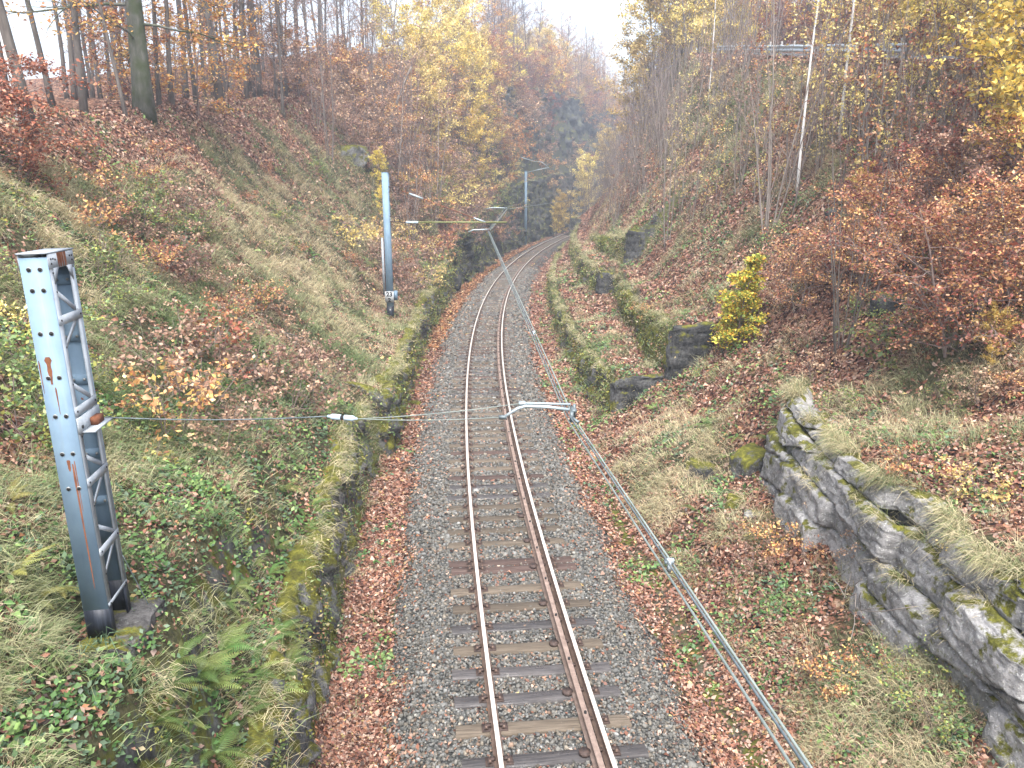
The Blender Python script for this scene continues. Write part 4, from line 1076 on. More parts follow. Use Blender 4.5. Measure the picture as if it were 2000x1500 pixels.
def lattice_mast():
    bx, by, bz = -4.09, 6.9, 3.22; RX = -4.055
    root = thing('catenary_mast', 'pale blue riveted lattice mast with black foot on concrete block', 'mast', (RX, by, bz))
    root.rotation_euler = (0, -.024, .13)
    x0, x1 = -4.205, -3.975
    grp = []
    before = set(bpy.data.objects)
    channel(x0, x1, 6.65, 1, bz, 6.9, bz + .30, root, True)
    channel(x0, x1, 7.17, -1, bz, 6.93, bz + .34, root, False)
    # top plates
    mb = MB()
    mb.box(((x0 + x1) / 2, 6.91, 6.935), (.25, .56, .012), 0)
    mb.box((x1 + .004, 6.91, 6.86), (.008, .515, .13), 0)
    mb.box((x0 - .004, 6.91, 6.86), (.008, .515, .13), 0)
    for yy, dy in ((6.72, 1), (7.10, -1)):
        v = [(x1 + .001, yy, 6.80), (x1 + .009, yy, 6.80), (x1 + .001, yy, 6.66), (x1 + .009, yy, 6.66), (x1 + .001, yy + dy * .11, 6.80), (x1 + .009, yy + dy * .11, 6.80)]
        mb.add(v, [np.array([(0, 2, 4), (1, 5, 3)]), np.array([(0, 1, 3, 2), (2, 3, 5, 4), (0, 4, 5, 1)])], 0)
    for yy, zz in ((6.70, 6.88), (6.70, 6.84), (6.74, 6.88), (7.12, 6.88), (7.12, 6.84), (7.08, 6.88), (7.12, 6.78), (6.70, 6.76), (6.78, 6.87)):
        mb.tube([(x1 + .008, yy, zz), (x1 + .013, yy, zz)], .009, 8, 1)
    n = 8
    for (ya, w) in ((6.84, .018), (6.88, .03), (6.93, .02), (6.98, .025)):
        P = np.array([[(x1 + .0098, ya - w, 6.925), (x1 + .0098, ya + w, 6.925)], [(x1 + .0098, ya - w * .8, 6.86), (x1 + .0098, ya + w, 6.84)], [(x1 + .0098, ya - w * .3, 6.80), (x1 + .0098, ya + w * .4, 6.80)]])
        mb.sheet(P, 2, flip=True)
    link('top_plate', mb.mesh('top_plate', [M['paint_white'], M['hole'], M['rust']]), root)
    # battens and diagonal lacing on both sides, inner web straps
    def bar(p, q, w, t, nx, name, m='paint_white'):
        p, q = np.array(p), np.array(q); d = q - p; L = np.linalg.norm(d); d /= L
        nv = np.array(nx, float); b = np.cross(nv, d)
        R = np.stack([d, b, nv], 1)
        mb = MB(); mb.box((p + q) / 2, (L, w, t), 0, R)
        for e in (p + d * .04, q - d * .04):
            mb.tube([e + nv * t * .45, e + nv * (t * .5 + .006)], .010, 8, 1)
        link(name, mb.mesh(name, [M[m], M['hole']]), root)
    for sgn, xx in ((1, x1 + .0045), (-1, x0 - .0045)):
        for zz in (6.34, 5.50, 4.81, 4.10):
            bar((xx, 6.665, zz), (xx, 7.155, zz), .085, .008, (sgn, 0, 0), 'batten')
            for dz in (.27, -.27):
                bar((xx - sgn * .013, 6.70, zz + dz), (xx - sgn * .013, 7.12, zz + .02), .045, .007, (sgn, 0, 0), 'lacing_bar')
        bar((xx, 6.665, 3.55), (xx, 7.155, 3.55), .035, .008, (sgn, 0, 0), 'batten')
    for zz in (6.66, 6.12, 5.70, 5.22, 4.95, 4.45):
        mb = MB(); mb.box(((x0 + x1) / 2, 7.150, zz), (x1 - x0 - .03, .014, .10), 0)
        for a in (-.05, .05):
            mb.tube([((x0 + x1) / 2 + a, 7.144, zz), ((x0 + x1) / 2 + a, 7.128, zz)], .014, 8, 1)
        link('web_strap', mb.mesh('web_strap', [M['paint'], M['bolt']]), root)
    # bracket that carries the pull-off cable
    mb = MB()
    mb.box((x1 + .016, 6.90, 5.37), (.012, .50, .15), 0)
    mb.box((x1 + .075, 6.93, 5.30), (.115, .46, .012), 0)
    mb.box((x1 + .05, 6.98, 5.345), (.07, .16, .07), 1)
    mb.tube([(x1 + .02, 6.72, 5.35), (x1 + .03, 6.72, 5.35)], .018, 8, 2)
    link('cable_bracket', mb.mesh('cable_bracket', [M['paint_white'], M['rust'], M['hole']]), root)
    # concrete block
    r = np.random.default_rng(4)
    yy = np.linspace(6.44, 7.42, 14); xs = np.linspace(-4.33, -3.74, 10)
    XX, YY = np.meshgrid(xs, yy, indexing='ij')
    ZZ = bz + .0 - .05 * smooth(.6, 1.0, np.abs(XX + 4.03) / .30) - .04 * smooth(.7, 1, np.abs(YY - 6.94) / .56) + (fbm(XX * 6, YY * 6, seed=2) - .5) * .06
    XX = XX + (fbm(XX * 3, YY * 4, seed=4) - .5) * .14 * (np.abs(XX + 4.03) > .2); YY = YY + (fbm(XX * 4, YY * 3, seed=5) - .5) * .14 * (np.abs(YY - 6.93) > .35)
    P = np.stack([XX, YY, ZZ], -1)
    ring = np.concatenate([P[:, 0], P[-1, 1:], P[::-1, -1][1:], P[0, ::-1][1:-1]])
    low = ring.copy(); low[:, 2] -= .75; low[:, 0] += (low[:, 0] + 4.02) * .12
    mb = MB(); mb.sheet(P)
    R2 = np.stack([ring, low], 1); R2 = np.concatenate([R2, R2[:1]]); mb.sheet(R2)
    link('concrete_footing', mb.mesh('concrete_footing', [M['rock_foot']]), root)
    for o in set(bpy.data.objects) - before:
        if o.parent == root: o.location = (-bx, -by, -bz)
    return root
lattice_mast()

def wire(name, pts, rad, mat, label, sag=0.0, group=None, cat='wire', sides=6):
    P = []
    pts = [np.array(p, float) for p in pts]
    for a, b in zip(pts[:-1], pts[1:]):
        n = 10
        for k in range(n):
            t = k / n; q = a * (1 - t) + b * t; q[2] -= sag * 4 * t * (1 - t); P.append(q)
    P.append(pts[-1]); P = np.array(P); o0 = P[0].copy()
    if name in ('contact_wire', 'messenger_wire'): rad = rad * np.interp(P[:, 1], [6, 18, 60], [1, 1.7, 2.4])
    mb = MB(); mb.tube(P - o0, rad, sides, 0)
    return tag(link(name, mb.mesh(name, [M[mat]], True), None, o0), label, cat, group)

S1 = np.array([.52, 6.5, 5.5]); S2 = np.array([-1.05, 35, 5.5]); S3 = np.array([-.45, 68, 5.5]); S4 = np.array([7.6, 108, 5.5]); S0 = S1 + (S1 - S2) * np.array([.95, .44, 0]); S0 = np.array([2.05, -6.0, 5.5])
o_ = np.array([.032, 0, .0]); m_ = np.array([-.03, 0, .055])
wire('contact_wire', [S0 + o_, S1 + o_, S2 + o_, S3 + o_, S4], .007, 'copper', 'green copper overhead wire, right one of the parallel pair', .01)
wire('contact_wire', [S0 - o_, S1 - o_, S2 - o_, S3 - o_, S4 - o_ * 2], .007, 'copper', 'green copper overhead wire, left one of the parallel pair', .01)
wire('messenger_wire', [S0 + m_, S1 + m_, S2 + m_, S3 + m_ * 3, S4 + np.array([0, 0, 1.2])], .0065, 'steelwire', 'grey carrying wire just above the overhead copper pair', -.005)
for t, lab in ((-.35, 'small pale clamp on the overhead wires below the steady arm'), (.14, 'small pale clamp on the overhead wires beyond the steady arm')):
    p = S1 + (S2 - S1) * t if t > 0 else S1 + (S0 - S1) * (-t * .62)
    mb = MB(); mb.box((0, 0, .03), (.05, .02, .03), 0); mb.box((0, 0, .0), (.018, .03, .06), 0); mb.tube([(-.02, -.02, .03), (-.02, .02, .03)], .008, 8)
    tag(link('wire_clamp', mb.mesh('wire_clamp', [M['galv']]), None, p), lab, 'clamp')

def steady_arm(S, ax, bend, label, scale=1.0, pull=True):
    root = thing('steady_arm', label, 'steady arm', tuple(S))
    mb = MB()
    mb.tube([(.0, .05, .12), (-.42 * scale, .03, .135)], .011 * scale, 10); link('support_tube', mb.mesh('support_tube', [M['galv']], True), root)
    mb = MB()
    P = [(-.02, -.05, .10), (-.20 * scale, -.055, .125), (-.40 * scale, -.06, .135), (-.47 * scale, -.065, .115), (-.58 * scale, -.09, .05)]
    mb.tube(P, .014 * scale, 10); link('curved_arm', mb.mesh('curved_arm', [M['galv']], True), root)
    mb = MB()
    mb.box((.02, 0, .09), (.05, .14, .022), 0); mb.box((.0, -.08, .045), (.03, .045, .09), 0); mb.tube([(.03, .02, .13), (.03, .02, .0)], .014, 8); mb.tube([(.0, -.12, .05), (.05, -.2, .03)], .014, 8)
    link('clamp', mb.mesh('clamp', [M['steelwire']]), root)
    mb = MB(); mb.box((-.43 * scale, .03, .135), (.06, .05, .03), 0); link('swivel', mb.mesh('swivel', [M['galv']]), root)
    mb = MB(); mb.box((-.60 * scale, -.095, .045), (.07, .035, .03), 0)
    link('swivel', mb.mesh('swivel', [M['steelwire'], M['galv']]), root)
    return root
steady_arm(S1, None, None, 'white tubular steady arm holding the overhead wire closest to the camera')

# pull-off cables from the lattice mast, with insulator
A_ = np.array([-3.86, 6.98, 5.37]); I1 = at(640, 813, 6.75); I2 = at(698, 818, 6.72)
wire('pull_off_cable', [A_, I1], .006, 'steelwire', 'dark steel cable from the lattice mast bracket to the pale insulator', .03)
wire('pull_off_cable', [I2, S1 + np.array([-.44, .03, .135])], .004, 'copper', 'thin greenish cable from the insulator to the straight support tube', .02)
wire('pull_off_cable', [I2, S1 + np.array([-.62, -.095, .045])], .004, 'copper', 'thin greenish cable from the insulator to the curved arm tip', .02)
def insulator(a, b, label, r=.027):
    root = thing('insulator', label, 'insulator', tuple(a))
    d = b - a; mb = MB(); mb.tube([d * 0, d * .1, d * .14, d * .44], [r * .5, r * .6, r, r], 12); mb.tube([d * .56, d * .86, d * .9, d], [r, r, r * .6, r * .4], 12); link('porcelain_body', mb.mesh('porcelain_body', [M['insul']], True), root)
    mb = MB(); mb.tube([d * .43, d * .57], r * .75, 12); link('metal_cap', mb.mesh('metal_cap', [M['hole']]), root)
insulator(I1, I2, 'pale blue insulator hanging in the cable near the lattice mast')
p0 = np.array([-3.975, 7.15, 3.85]); x, y, z = hit(300, 1205)
wire('earth_wire', [p0, (x, y, z + .02), (x + .35, y - .5, float(hz(x + .35, y - .5)) + .03)], .005, 'steelwire', 'thin earthing wire running from the lattice mast into the leaves', .0)

# tall single mast with plate
def tall_mast():
    Y = 35.0; X = float(at(763, 610, Y)[0]); z = float(hz(X, Y)); top = 8.05
    root = thing('catenary_mast', 'tall pale blue steel mast with white number plate and boom', 'mast', (X, Y, z))
    H = top - z
    mb = MB()
    mb.box((0, -.13, .55 + (H - .55) / 2), (.28, .016, H - .55), 0); mb.box((0, .13, .55 + (H - .55) / 2), (.28, .016, H - .55), 0); mb.box((0.04, 0, .55 + (H - .55) / 2), (.014, .25, H - .56), 0)
    mb.box((0, 0, H + .006), (.29, .29, .012), 0)
    link('post', mb.mesh('post', [M['paint']]), root)
    mb = MB(); mb.box((0, -.13, .25), (.282, .018, .62), 0); mb.box((0, .13, .25), (.282, .018, .62), 0); mb.box((.04, 0, .25), (.016, .25, .62), 0)
    mb.tube([(0, -.14, .40), (0, -.16, .40)], .04, 8, 1)
    link('tarred_foot', mb.mesh('tarred_foot', [M['tar'], M['bolt']]), root)
    mb = MB(); mb.box((-.25, .02, 2.35), (.10, .02, 2.6), 0); mb.box((-.30, .08, 2.35), (.016, .12, 2.6), 0); mb.box((-.20, .08, 2.35), (.016, .12, 2.6), 1)
    link('weight_guide', mb.mesh('weight_guide', [M['paint_white'], M['rust']]), root)
    pl = at(762, 579, Y); pz = pl[2] - z
    mb = MB(); mb.box((.0, -.175, pz), (.40, .015, .50), 0); link('number_plate', mb.mesh('number_plate', [M['sign_white']]), root)
    for body, zz, sz in (('23', pz + .05, .27), ('2', pz - .20, .25)):
        cu = bpy.data.curves.new('plate_number', 'FONT'); cu.body = body; cu.size = sz; cu.align_x = 'CENTER'; cu.extrude = .002; cu.offset = .012
        cu.materials.append(M['sign_black'])
        tmp = bpy.data.objects.new('tmp_text', cu); COL.objects.link(tmp); bpy.context.view_layer.update()
        me = bpy.data.meshes.new_from_object(tmp.evaluated_get(bpy.context.evaluated_depsgraph_get())); bpy.data.objects.remove(tmp)
        o = link('plate_number', me, root, (0.0, -.186, zz - .02)); o.rotation_euler = (math.radians(90), 0, 0)
    mb = MB(); mb.box((.26, .02, pz + .05), (.16, .2, .42), 0); link('switch_box', mb.mesh('switch_box', [M['cabinet']]), root)
    for zz, h in ((at(775, 428, Y)[2] - z, .22), (at(775, 370, Y)[2] - z, .22)):
        mb = MB()
        for dz in (h / 2, -h / 2): mb.box((.37, -.05, zz + dz), (.46, .05, .045), 0)
        mb.box((.58, -.05, zz), (.045, .05, h - .05), 0); mb.box((.34, -.05, zz), (.03, .045, h - .05), 0)
        link('bracket', mb.mesh('bracket', [M['rust'] if 0 else M['plate']]), root)
    zb = at(880, 434, Y)[2] - z; x1 = at(990, 437, Y)[0] - X
    mb = MB(); mb.tube([(1.4, -.05, zb), (x1, -.05, zb)], .038, 8); link('boom', mb.mesh('boom', [M['boom']], True), root)
    mb = MB(); mb.tube([(.6, -.05, zb), (.85, -.05, zb)], .02, 6, 1); mb.tube([(.85, -.05, zb), (1.4, -.05, zb)], .055, 10); link('insulator', mb.mesh('insulator', [M['insul'], M['hole']], True), root)
    a = at(786, 373, Y); b = at(948, 434, Y)
    mb = MB(); mb.tube([(a[0] - X, -.05, a[2] - z), (b[0] - X, -.05, b[2] - z)], .024, 6); q = a + (b - a) * .86; mb.tube([(q[0] - X, -.05, q[2] - z), (b[0] - X, -.05, b[2] - z)], .04, 8, 1)
    q = a + (b - a) * .08; w = a + (b - a) * .25; mb.tube([(q[0] - X, -.05, q[2] - z), (w[0] - X, -.05, w[2] - z)], .045, 8, 1)
    link('stay', mb.mesh('stay', [M['rust'], M['galv']], True), root)
    # registration arm down to the wire
    e = S2 - np.array([X, Y, z])
    mb = MB(); s = at(915, 453, Y) - np.array([X, Y, z]); k = at(935, 449, Y) - np.array([X, Y, z]); mb.tube([s, (s + k) / 2 + np.array([0, 0, .05]), k, e + np.array([0, 0, .1])], .03, 8)
    link('registration_arm', mb.mesh('registration_arm', [M['galv']], True), root)
    mb = MB(); d0 = at(950, 436, Y) - np.array([X, Y, z]); mb.tube([d0, e + np.array([0, 0, .02])], .025, 6); mb.box(e + np.array([0, 0, .05]), (.14, .12, .1), 0)
    link('drop_clamp', mb.mesh('drop_clamp', [M['plate']]), root)
tall_mast()

# third support, its arm anchored in the cliff
S3r = steady_arm(S3, None, None, 'far steady arm on the overhead wire before the cliff', 3.0)
wire('pull_off_cable', [S3 + np.array([-1.8, -.1, .05]), (float(Xt(68)) - 4.4, 68.0, 6.3)], .012, 'steelwire', 'cable tying the far steady arm to the rock cliff', .05)
def far_mast():
    Y = 108.; X = float(at(1027, 380, Y)[0]); z = float(hz(X, Y)); top = at(1026, 334, Y)[2]
    root = thing('catenary_mast', 'distant pale mast standing before the dark cliff by the bend', 'mast', (X, Y, z))
    mb = MB(); mb.box((0, 0, (top - z) / 2), (.34, .34, top - z), 0); mb.box((0, 0, top - z), (.4, .4, .05), 0); link('post', mb.mesh('post', [M['paint']]), root)
    a = at(1006, 304, Y) - np.array([X, Y, z]); b = at(1044, 315, Y) - np.array([X, Y, z]); c = at(1072, 327, Y) - np.array([X, Y, z])
    mb = MB(); mb.tube([a, b], .055, 6); mb.tube([b, (b + c) / 2 + np.array([0, 0, .3]), c], .05, 6); mb.tube([(0, 0, top - z - .2), c], .05, 6); link('cantilever', mb.mesh('cantilever', [M['galv']]), root)
far_mast()

# ------------------------------------------------------------------ guardrail on the road above
def guardrail():
    y0, y1 = 30.5, 60.0
    ys = np.arange(y0, y1, .5); xs = Xt(ys) + road_d(ys) - .25; zs = hz(xs, ys) + .10
    root = thing('guardrail', 'shiny steel guardrail along the road on top of the leafy bank', 'guardrail', (float(xs[0]), y0, float(zs[0])))
    o0 = np.array([xs[0], ys[0], zs[0]])
    prof = [(0, .36), (-.05, .40), (-.05, .47), (.0, .51), (.0, .56), (-.05, .60), (-.05, .67), (0, .71)]
    prof = prof + [(a + .006, b) for a, b in prof[::-1]]
    P = np.stack([np.stack([xs + a, ys, zs + b - .12], -1) for a, b in prof], 1) - o0
    mb = MB(); mb.sheet(P, 0, flip=True); link('beam', mb.mesh('beam', [M['zinc']], True), root)
    mbp = MB(); mbp.box((0.07, 0, .2), (.10, .06, 1.15), 0); pm = mbp.mesh('post', [M['post']])
    for i in range(2, len(ys), 4):
        link('post', pm, root, (float(xs[i] - o0[0]), float(ys[i] - o0[1]), float(zs[i] - o0[2]) + .0))
guardrail()

# ------------------------------------------------------------------ trees and shrubs
def nrmz(v): return v / (np.linalg.norm(v) + 1e-9)
def limb(r, p, d, L, n, up, wig):
    pts = [np.array(p, float)]; d = nrmz(np.array(d, float))
    for _ in range(n):
        d = nrmz(d + np.array([0, 0, up / n]) + r.normal(0, wig, 3))
        pts.append(pts[-1] + d * L / n)
    return np.array(pts)

def grow(seed, H, r0, first=.3, nbr=20, blen=.25, el=35, up=.3, sub=5, subl=.45, tw=0, stems=1, spread=.0, wig=.05, lean=0., sides=(8, 4, 3), shape='round', rtip=.25, minr=.006):
    """returns trunk MB, branches MB, leaf anchors"""
    r = np.random.default_rng(seed)
    T, B, A = MB(), MB(), []
    for s in range(stems):
        az = s / stems * 6.283 + r.uniform(0, 1); sp = spread * r.uniform(.5, 1.2) + lean
        h = H * (1 if s == 0 else r.uniform(.6, 1.0)); rr = r0 * (1 if s == 0 else r.uniform(.55, .9))
        p0 = np.array([math.cos(az), math.sin(az), 0]) * (0 if stems == 1 else .06 + r0)
        st = limb(r, p0 - np.array([0, 0, .3]), (math.cos(az) * sp, math.sin(az) * sp, 1), h + .3, 12, .25 * sp, wig)
        tt = np.linspace(0, 1, len(st)); rad = rr * (1 - tt) ** .75 * (1 - rtip * .2) + minr
        rad[0] *= 1.35; rad[1] *= 1.08
        T.tube(st, rad, sides[0])
        nb = nbr if stems == 1 else max(3, int(nbr / stems))
        for k in range(nb):
            t = first + (1 - first) * (k + r.uniform(0, .9)) / nb
            i = min(int(t * 12), 11); f = t * 12 - i
            p = st[i] * (1 - f) + st[i + 1] * f
            a = k * 2.4 + r.uniform(-.6, .6); e = math.radians(el + r.normal(0, 12))
            u = (t - first) / (1 - first)
            sh = {'round': .45 + .9 * math.sin(math.pi * min(1, u * .85 + .12)), 'cone': 1.15 * (1 - u) + .12, 'up': .75 + .3 * (1 - u)}[shape]
            L = H * blen * sh * r.uniform(.65, 1.2)
            br = limb(r, p, (math.cos(a) * math.cos(e), math.sin(a) * math.cos(e), math.sin(e)), L, 5, up, .13)
            rb = max(minr, min(rad[i] * .55, .012 + L * .012))
            B.tube(br, np.linspace(rb, minr * .8, 6), sides[1], cap=False)
            A.append(br[2:])
            for q in range(sub):
                ts = r.uniform(.25, 1.0); j = min(int(ts * 5), 4); g = ts * 5 - j
                ps = br[j] * (1 - g) + br[j + 1] * g
                dv = nrmz(br[j + 1] - br[j]) + r.normal(0, .55, 3) * np.array([1, 1, .7])
                sb = limb(r, ps, dv, L * subl * (1.15 - .6 * ts) * r.uniform(.6, 1.2), 3, up * .6, .16)
                B.tube(sb, np.linspace(max(minr, rb * .45), minr * .6, 4), sides[2], cap=False)
                A.append(sb[1:])
                for w in range(tw):
                    j = r.integers(0, 3); dv = nrmz(sb[j + 1] - sb[j]) + r.normal(0, .6, 3)
                    tb = limb(r, sb[j + 1], dv, L * subl * .45 * r.uniform(.5, 1.1), 2, up * .4, .15)
                    B.tube(tb, np.linspace(minr * .7, minr * .5, 3), sides[2], cap=False)
                    A.append(tb[1:])
    return T, B, np.concatenate(A)

PAL = {
    'rust': [(.40, .155, .08), (.30, .112, .065), (.54, .28, .13), (.22, .09, .055), (.62, .38, .21), (.62, .40, .14)],  # last, yellowish tone imitates sunlit highlights on the leaves
    'rust_red': [(.31, .095, .062), (.23, .07, .05), (.39, .15, .09), (.14, .05, .038), (.44, .22, .15)],
    'orange': [(.50, .22, .055), (.55, .30, .09), (.42, .15, .045), (.58, .38, .14)],
    'yellow': [(.78, .58, .12), (.70, .48, .09), (.80, .64, .20), (.60, .44, .10), (.55, .48, .13)],
    'pale_yellow': [(.74, .60, .22), (.66, .50, .16), (.68, .54, .24), (.55, .43, .16)],
    'yellow_green': [(.52, .50, .07), (.34, .40, .07), (.64, .50, .08), (.70, .40, .06), (.26, .33, .06)],
    'brown': [(.30, .175, .12), (.38, .24, .165), (.21, .12, .085), (.46, .31, .22)],
    'dark_green': [(.03, .055, .03), (.045, .075, .04), (.025, .045, .028)],
    'herb': [(.11, .17, .06), (.17, .24, .09), (.25, .29, .10), (.32, .30, .08)],
}
def foliage(seed, A, n, size, pal, spread=.12, flat=.35, asp=.62):
    r = np.random.default_rng(seed + 1000)
    # gather leaves in clumps, so that gaps stay open between them
    w = r.random(len(A)) ** 2.0; w /= w.sum()
    c = r.choice(len(A), n, p=w)
    P = A[c] + r.normal(0, spread, (n, 3)) * np.array([1, 1, .6])
    cl = np.array(PAL[pal])
    tone = np.exp(r.normal(0, .22, len(A)))[c]
    col = cl[r.integers(0, len(cl), n)] * tone[:, None] * np.exp(r.normal(0, .12, n))[:, None]
    nn = np.array([0, 0, 1.0]) * (1 - flat) + r.normal(0, .25 + flat, (n, 3))
    V, F, C = leaf_quads(P, nn, size * np.exp(r.normal(0, .22, n)), r, col, asp)
    return V, F, C

def plant(name, label, cat, spec, bark, leaf=None, group=None, twig=None):
    T, B, A = grow(**spec)
    root = thing(name, label, cat, (0, 0, -500), group)
    if name.endswith('tree') or name in ('birch', 'sapling'):
        link('trunk', T.mesh('trunk', [M[bark]], True), root)
        if leaf is None: link('crown', B.mesh('crown', [M[twig or bark]]), root)
    else:
        for k in T.f: pass
        T.v += B.v; T.c += B.c
        for k in B.f:
            T.f.setdefault(k, []); T.m.setdefault(k, [])
            T.f[k] += [q + T.n for q in B.f[k]]; T.m[k] += B.m[k]
        T.n += B.n
        link('stem', T.mesh('stem', [M[bark]]), root)
    if leaf is not None:
        V, F, C = foliage(spec['seed'], A, *leaf[:3], **(leaf[3] if len(leaf) > 3 else {}))
        K = MB(); K.add(V, [F], 0, C)
        if name.endswith('tree') or name in ('birch', 'sapling'):
            for fs in B.f: K.f.setdefault(fs, []).extend(q + K.n for q in B.f[fs]); K.m.setdefault(fs, []).extend(q + 1 for q in B.m[fs])
            K.v += B.v; K.c += B.c; K.n += B.n
        link('crown', K.mesh('crown', [M['leaf'], M[twig or bark]], False, True), root)
    return root

used = set()
def put(src, x, y, z=None, rz=None, sc=1.0, label=None, group=None, tilt=(0, 0), sink=.05):
    z = float(hz(x, y)) if z is None else z
    rz = RNG.uniform(0, 6.28) if rz is None else rz
    if src.name not in used:
        used.add(src.name)
        src.location = (x, y, z - sink); src.rotation_euler = (tilt[0], tilt[1], rz); src.scale = (sc, sc, sc) if np.ndim(sc) == 0 else sc
        if label: src['label'] = label
        if group: src['group'] = group
        return src
    return copy_thing(src, (x, y, z - sink), rz, sc, label, group, tilt)
def putp(src, px, py, **k):
    x, y, z = hit(px, py); return put(src, x, y, z, **k)

# prototypes
tall = [plant('bare_tree', 'tall dark bare tree', 'tree', dict(seed=100 + i, H=20 + 1.5 * i, r0=.115 + .022 * i, first=.30, nbr=26, blen=.17, el=38, up=.35, sub=6, tw=2, wig=.022, minr=.012), 'bark', twig='bark_twig') for i in range(3)]
tallb = [plant('leafy_tree', 'tall tree', 'tree', dict(seed=110 + i, H=17 + 2 * i, r0=.14 + .03 * i, first=.16, nbr=28, blen=.17, el=28, up=.2, sub=6, tw=1, wig=.025, minr=.010), 'bark', (1700, .17, pal, dict(spread=.22, flat=.3)), twig='bark_twig') for i, pal in enumerate(('brown', 'rust', 'orange'))]
yel = [plant('yellow_tree', 'yellow tree', 'tree', dict(seed=120 + i, H=9 + i, r0=.09, first=.12, nbr=26, blen=.24, el=42, up=.25, sub=6, tw=1, wig=.03, minr=.007), 'bark_sapling', (6000, .17, pal, dict(spread=.22, flat=.45))) for i, pal in enumerate(('yellow', 'pale_yellow', 'yellow'))]
whips = plant('sapling', 'dark bare whips rising in front of the rust bushes', 'sapling', dict(seed=139, H=4.6, r0=.02, first=.25, nbr=22, blen=.12, el=60, up=.4, sub=3, stems=8, spread=.16, wig=.03, minr=.005, shape='up'), 'bark')
bare = [plant('sapling', 'bare sapling', 'sapling', dict(seed=130 + i, H=6.5 + .7 * i, r0=.032, first=.12, nbr=30, blen=.24, el=55, up=.45, sub=4, tw=1, stems=(3, 1, 4, 5)[i], spread=.16, wig=.03, minr=.006, shape='up'), 'bark_sapling', twig='bark_twig') for i in range(4)]
beech = [plant('beech_shrub', 'rusty beech', 'shrub', dict(seed=140 + i, H=3.2 + .3 * i, r0=.03, first=.12, nbr=24, blen=.42, el=22, up=.05, sub=6, tw=1, stems=(1, 2, 3, 1)[i], spread=.3, wig=.05, minr=.005), 'bark_twig', (n, .10, pal, dict(spread=.09, flat=.22))) for i, (n, pal) in enumerate(((2600, 'rust'), (2800, 'rust_red'), (2200, 'brown'), (2400, 'orange')))]
thin = [plant('sapling', 'bare thin sapling', 'sapling', dict(seed=150 + i, H=4.2 + .5 * i, r0=.022, first=.15, nbr=16, blen=.2, el=55, up=.4, sub=3, stems=(1, 3, 2)[i], spread=.12, wig=.035, minr=.005, shape='up'), 'bark_sapling', (260, .10, pal, dict(spread=.06))) for i, pal in enumerate(('rust', 'brown', 'pale_yellow'))]
birch = [plant('birch', 'white birch', 'tree', dict(seed=160 + i, H=15 + i, r0=.048, first=.38, nbr=30, blen=.11, el=50, up=.0, sub=5, tw=1, wig=.018, minr=.008), 'birch', (900, .11, 'pale_yellow', dict(spread=.15)), twig='bark_twig') for i in range(2)]
low = [plant('bramble_shrub', 'brown bramble', 'shrub', dict(seed=170 + i, H=1.0, r0=.012, first=.15, nbr=20, blen=.65, el=30, up=-.2, sub=4, stems=5, spread=.6, wig=.08, minr=.004), 'bark_twig', (620, .085, pal, dict(spread=.08))) for i, pal in enumerate(('brown', 'rust', 'herb', 'pale_yellow'))]

def conifer(seed, H, label):
    r = np.random.default_rng(seed)
    root = thing('conifer_tree', label, 'tree', (0, 0, -500))
    T, B = MB(), MB(); T.tube(limb(r, (0, 0, -.3), (0, 0, 1), H, 10, 0, .01), np.linspace(.2, .02, 11), 7)
    P, Nn = [], []
    for k in range(70):
        t = .3 + .7 * k / 70; a = k * 2.4; L = H * .2 * (1.08 - t) ** .8 * r.uniform(.7, 1.2)
        br = limb(r, (0, 0, H * t - .3), (math.cos(a), math.sin(a), .1), L, 5, -.15, .06); B.tube(br, np.linspace(.03, .008, 6), 3, cap=False)
        for q in range(34):
            u = r.uniform(.15, 1) * 5; i = min(int(u), 4); P.append(br[i] + (br[i + 1] - br[i]) * (u - i) + r.normal(0, .16, 3) * np.array([1, 1, .5]))
    P = np.array(P); n = len(P); cl = np.array(PAL['dark_green'])
    V, F, C = leaf_quads(P, np.array([0, 0, .7]) + r.normal(0, .45, (n, 3)), r.uniform(.25, .5, n), r, cl[r.integers(0, 3, n)], .25)
    link('trunk', T.mesh('trunk', [M['bark']], True), root); K = MB(); K.add(V, [F], 0, C)
    for fs in B.f: K.f.setdefault(fs, []).extend(q + K.n for q in B.f[fs]); K.m.setdefault(fs, []).extend(q + 1 for q in B.m[fs])
    K.v += B.v; K.c += B.c; K.n += B.n
    link('crown', K.mesh('crown', [M['leaf'], M['bark_twig']], False, True), root)
    return root

# --- the big beech and its neighbours on the left crest
x, y, z = hit(282, 222)
bb = plant('beech_tree', 'thick grey-green beech trunk with orange boughs on the grassy crest', 'tree', dict(seed=201, H=22, r0=.33, first=.10, nbr=38, blen=.20, el=5, up=-.1, sub=7, tw=1, wig=.012, minr=.012), 'bark_green', (9500, .15, 'orange', dict(spread=.22, flat=.2)))
put(bb, x, y, z, rz=2.2, sink=.1)
crest = [  # px, py, kind, scale, label
    (62, 255, tall[1], .9, 'dark leaning double trunk at the crest next to the red shrub'),
    (40, 248, birch[0], 1.25, 'pale peeling birch trunk at the crest next to the red shrub'),
    (165, 225, tall[0], 1.0, 'slim dark trunk standing alone between birch and big beech'),
    (246, 228, tall[0], .55, 'thin crooked stem leaning just before the big beech'),
    (430, 195, tall[2], 1.1, 'stout grey trunk with a mossy base where the crest meets the thicket'),
    (336, 206, tall[1], .7, 'slender forked trunk just past the big beech'),
]
for px, py, src, sc, lab in crest:
    putp(src, px, py, sc=sc, label=lab, tilt=(RNG.normal(0, .02), .08 if 'leaning' in lab else RNG.normal(0, .02)))
G1 = 'bare trees of the wood on the grassy crest'
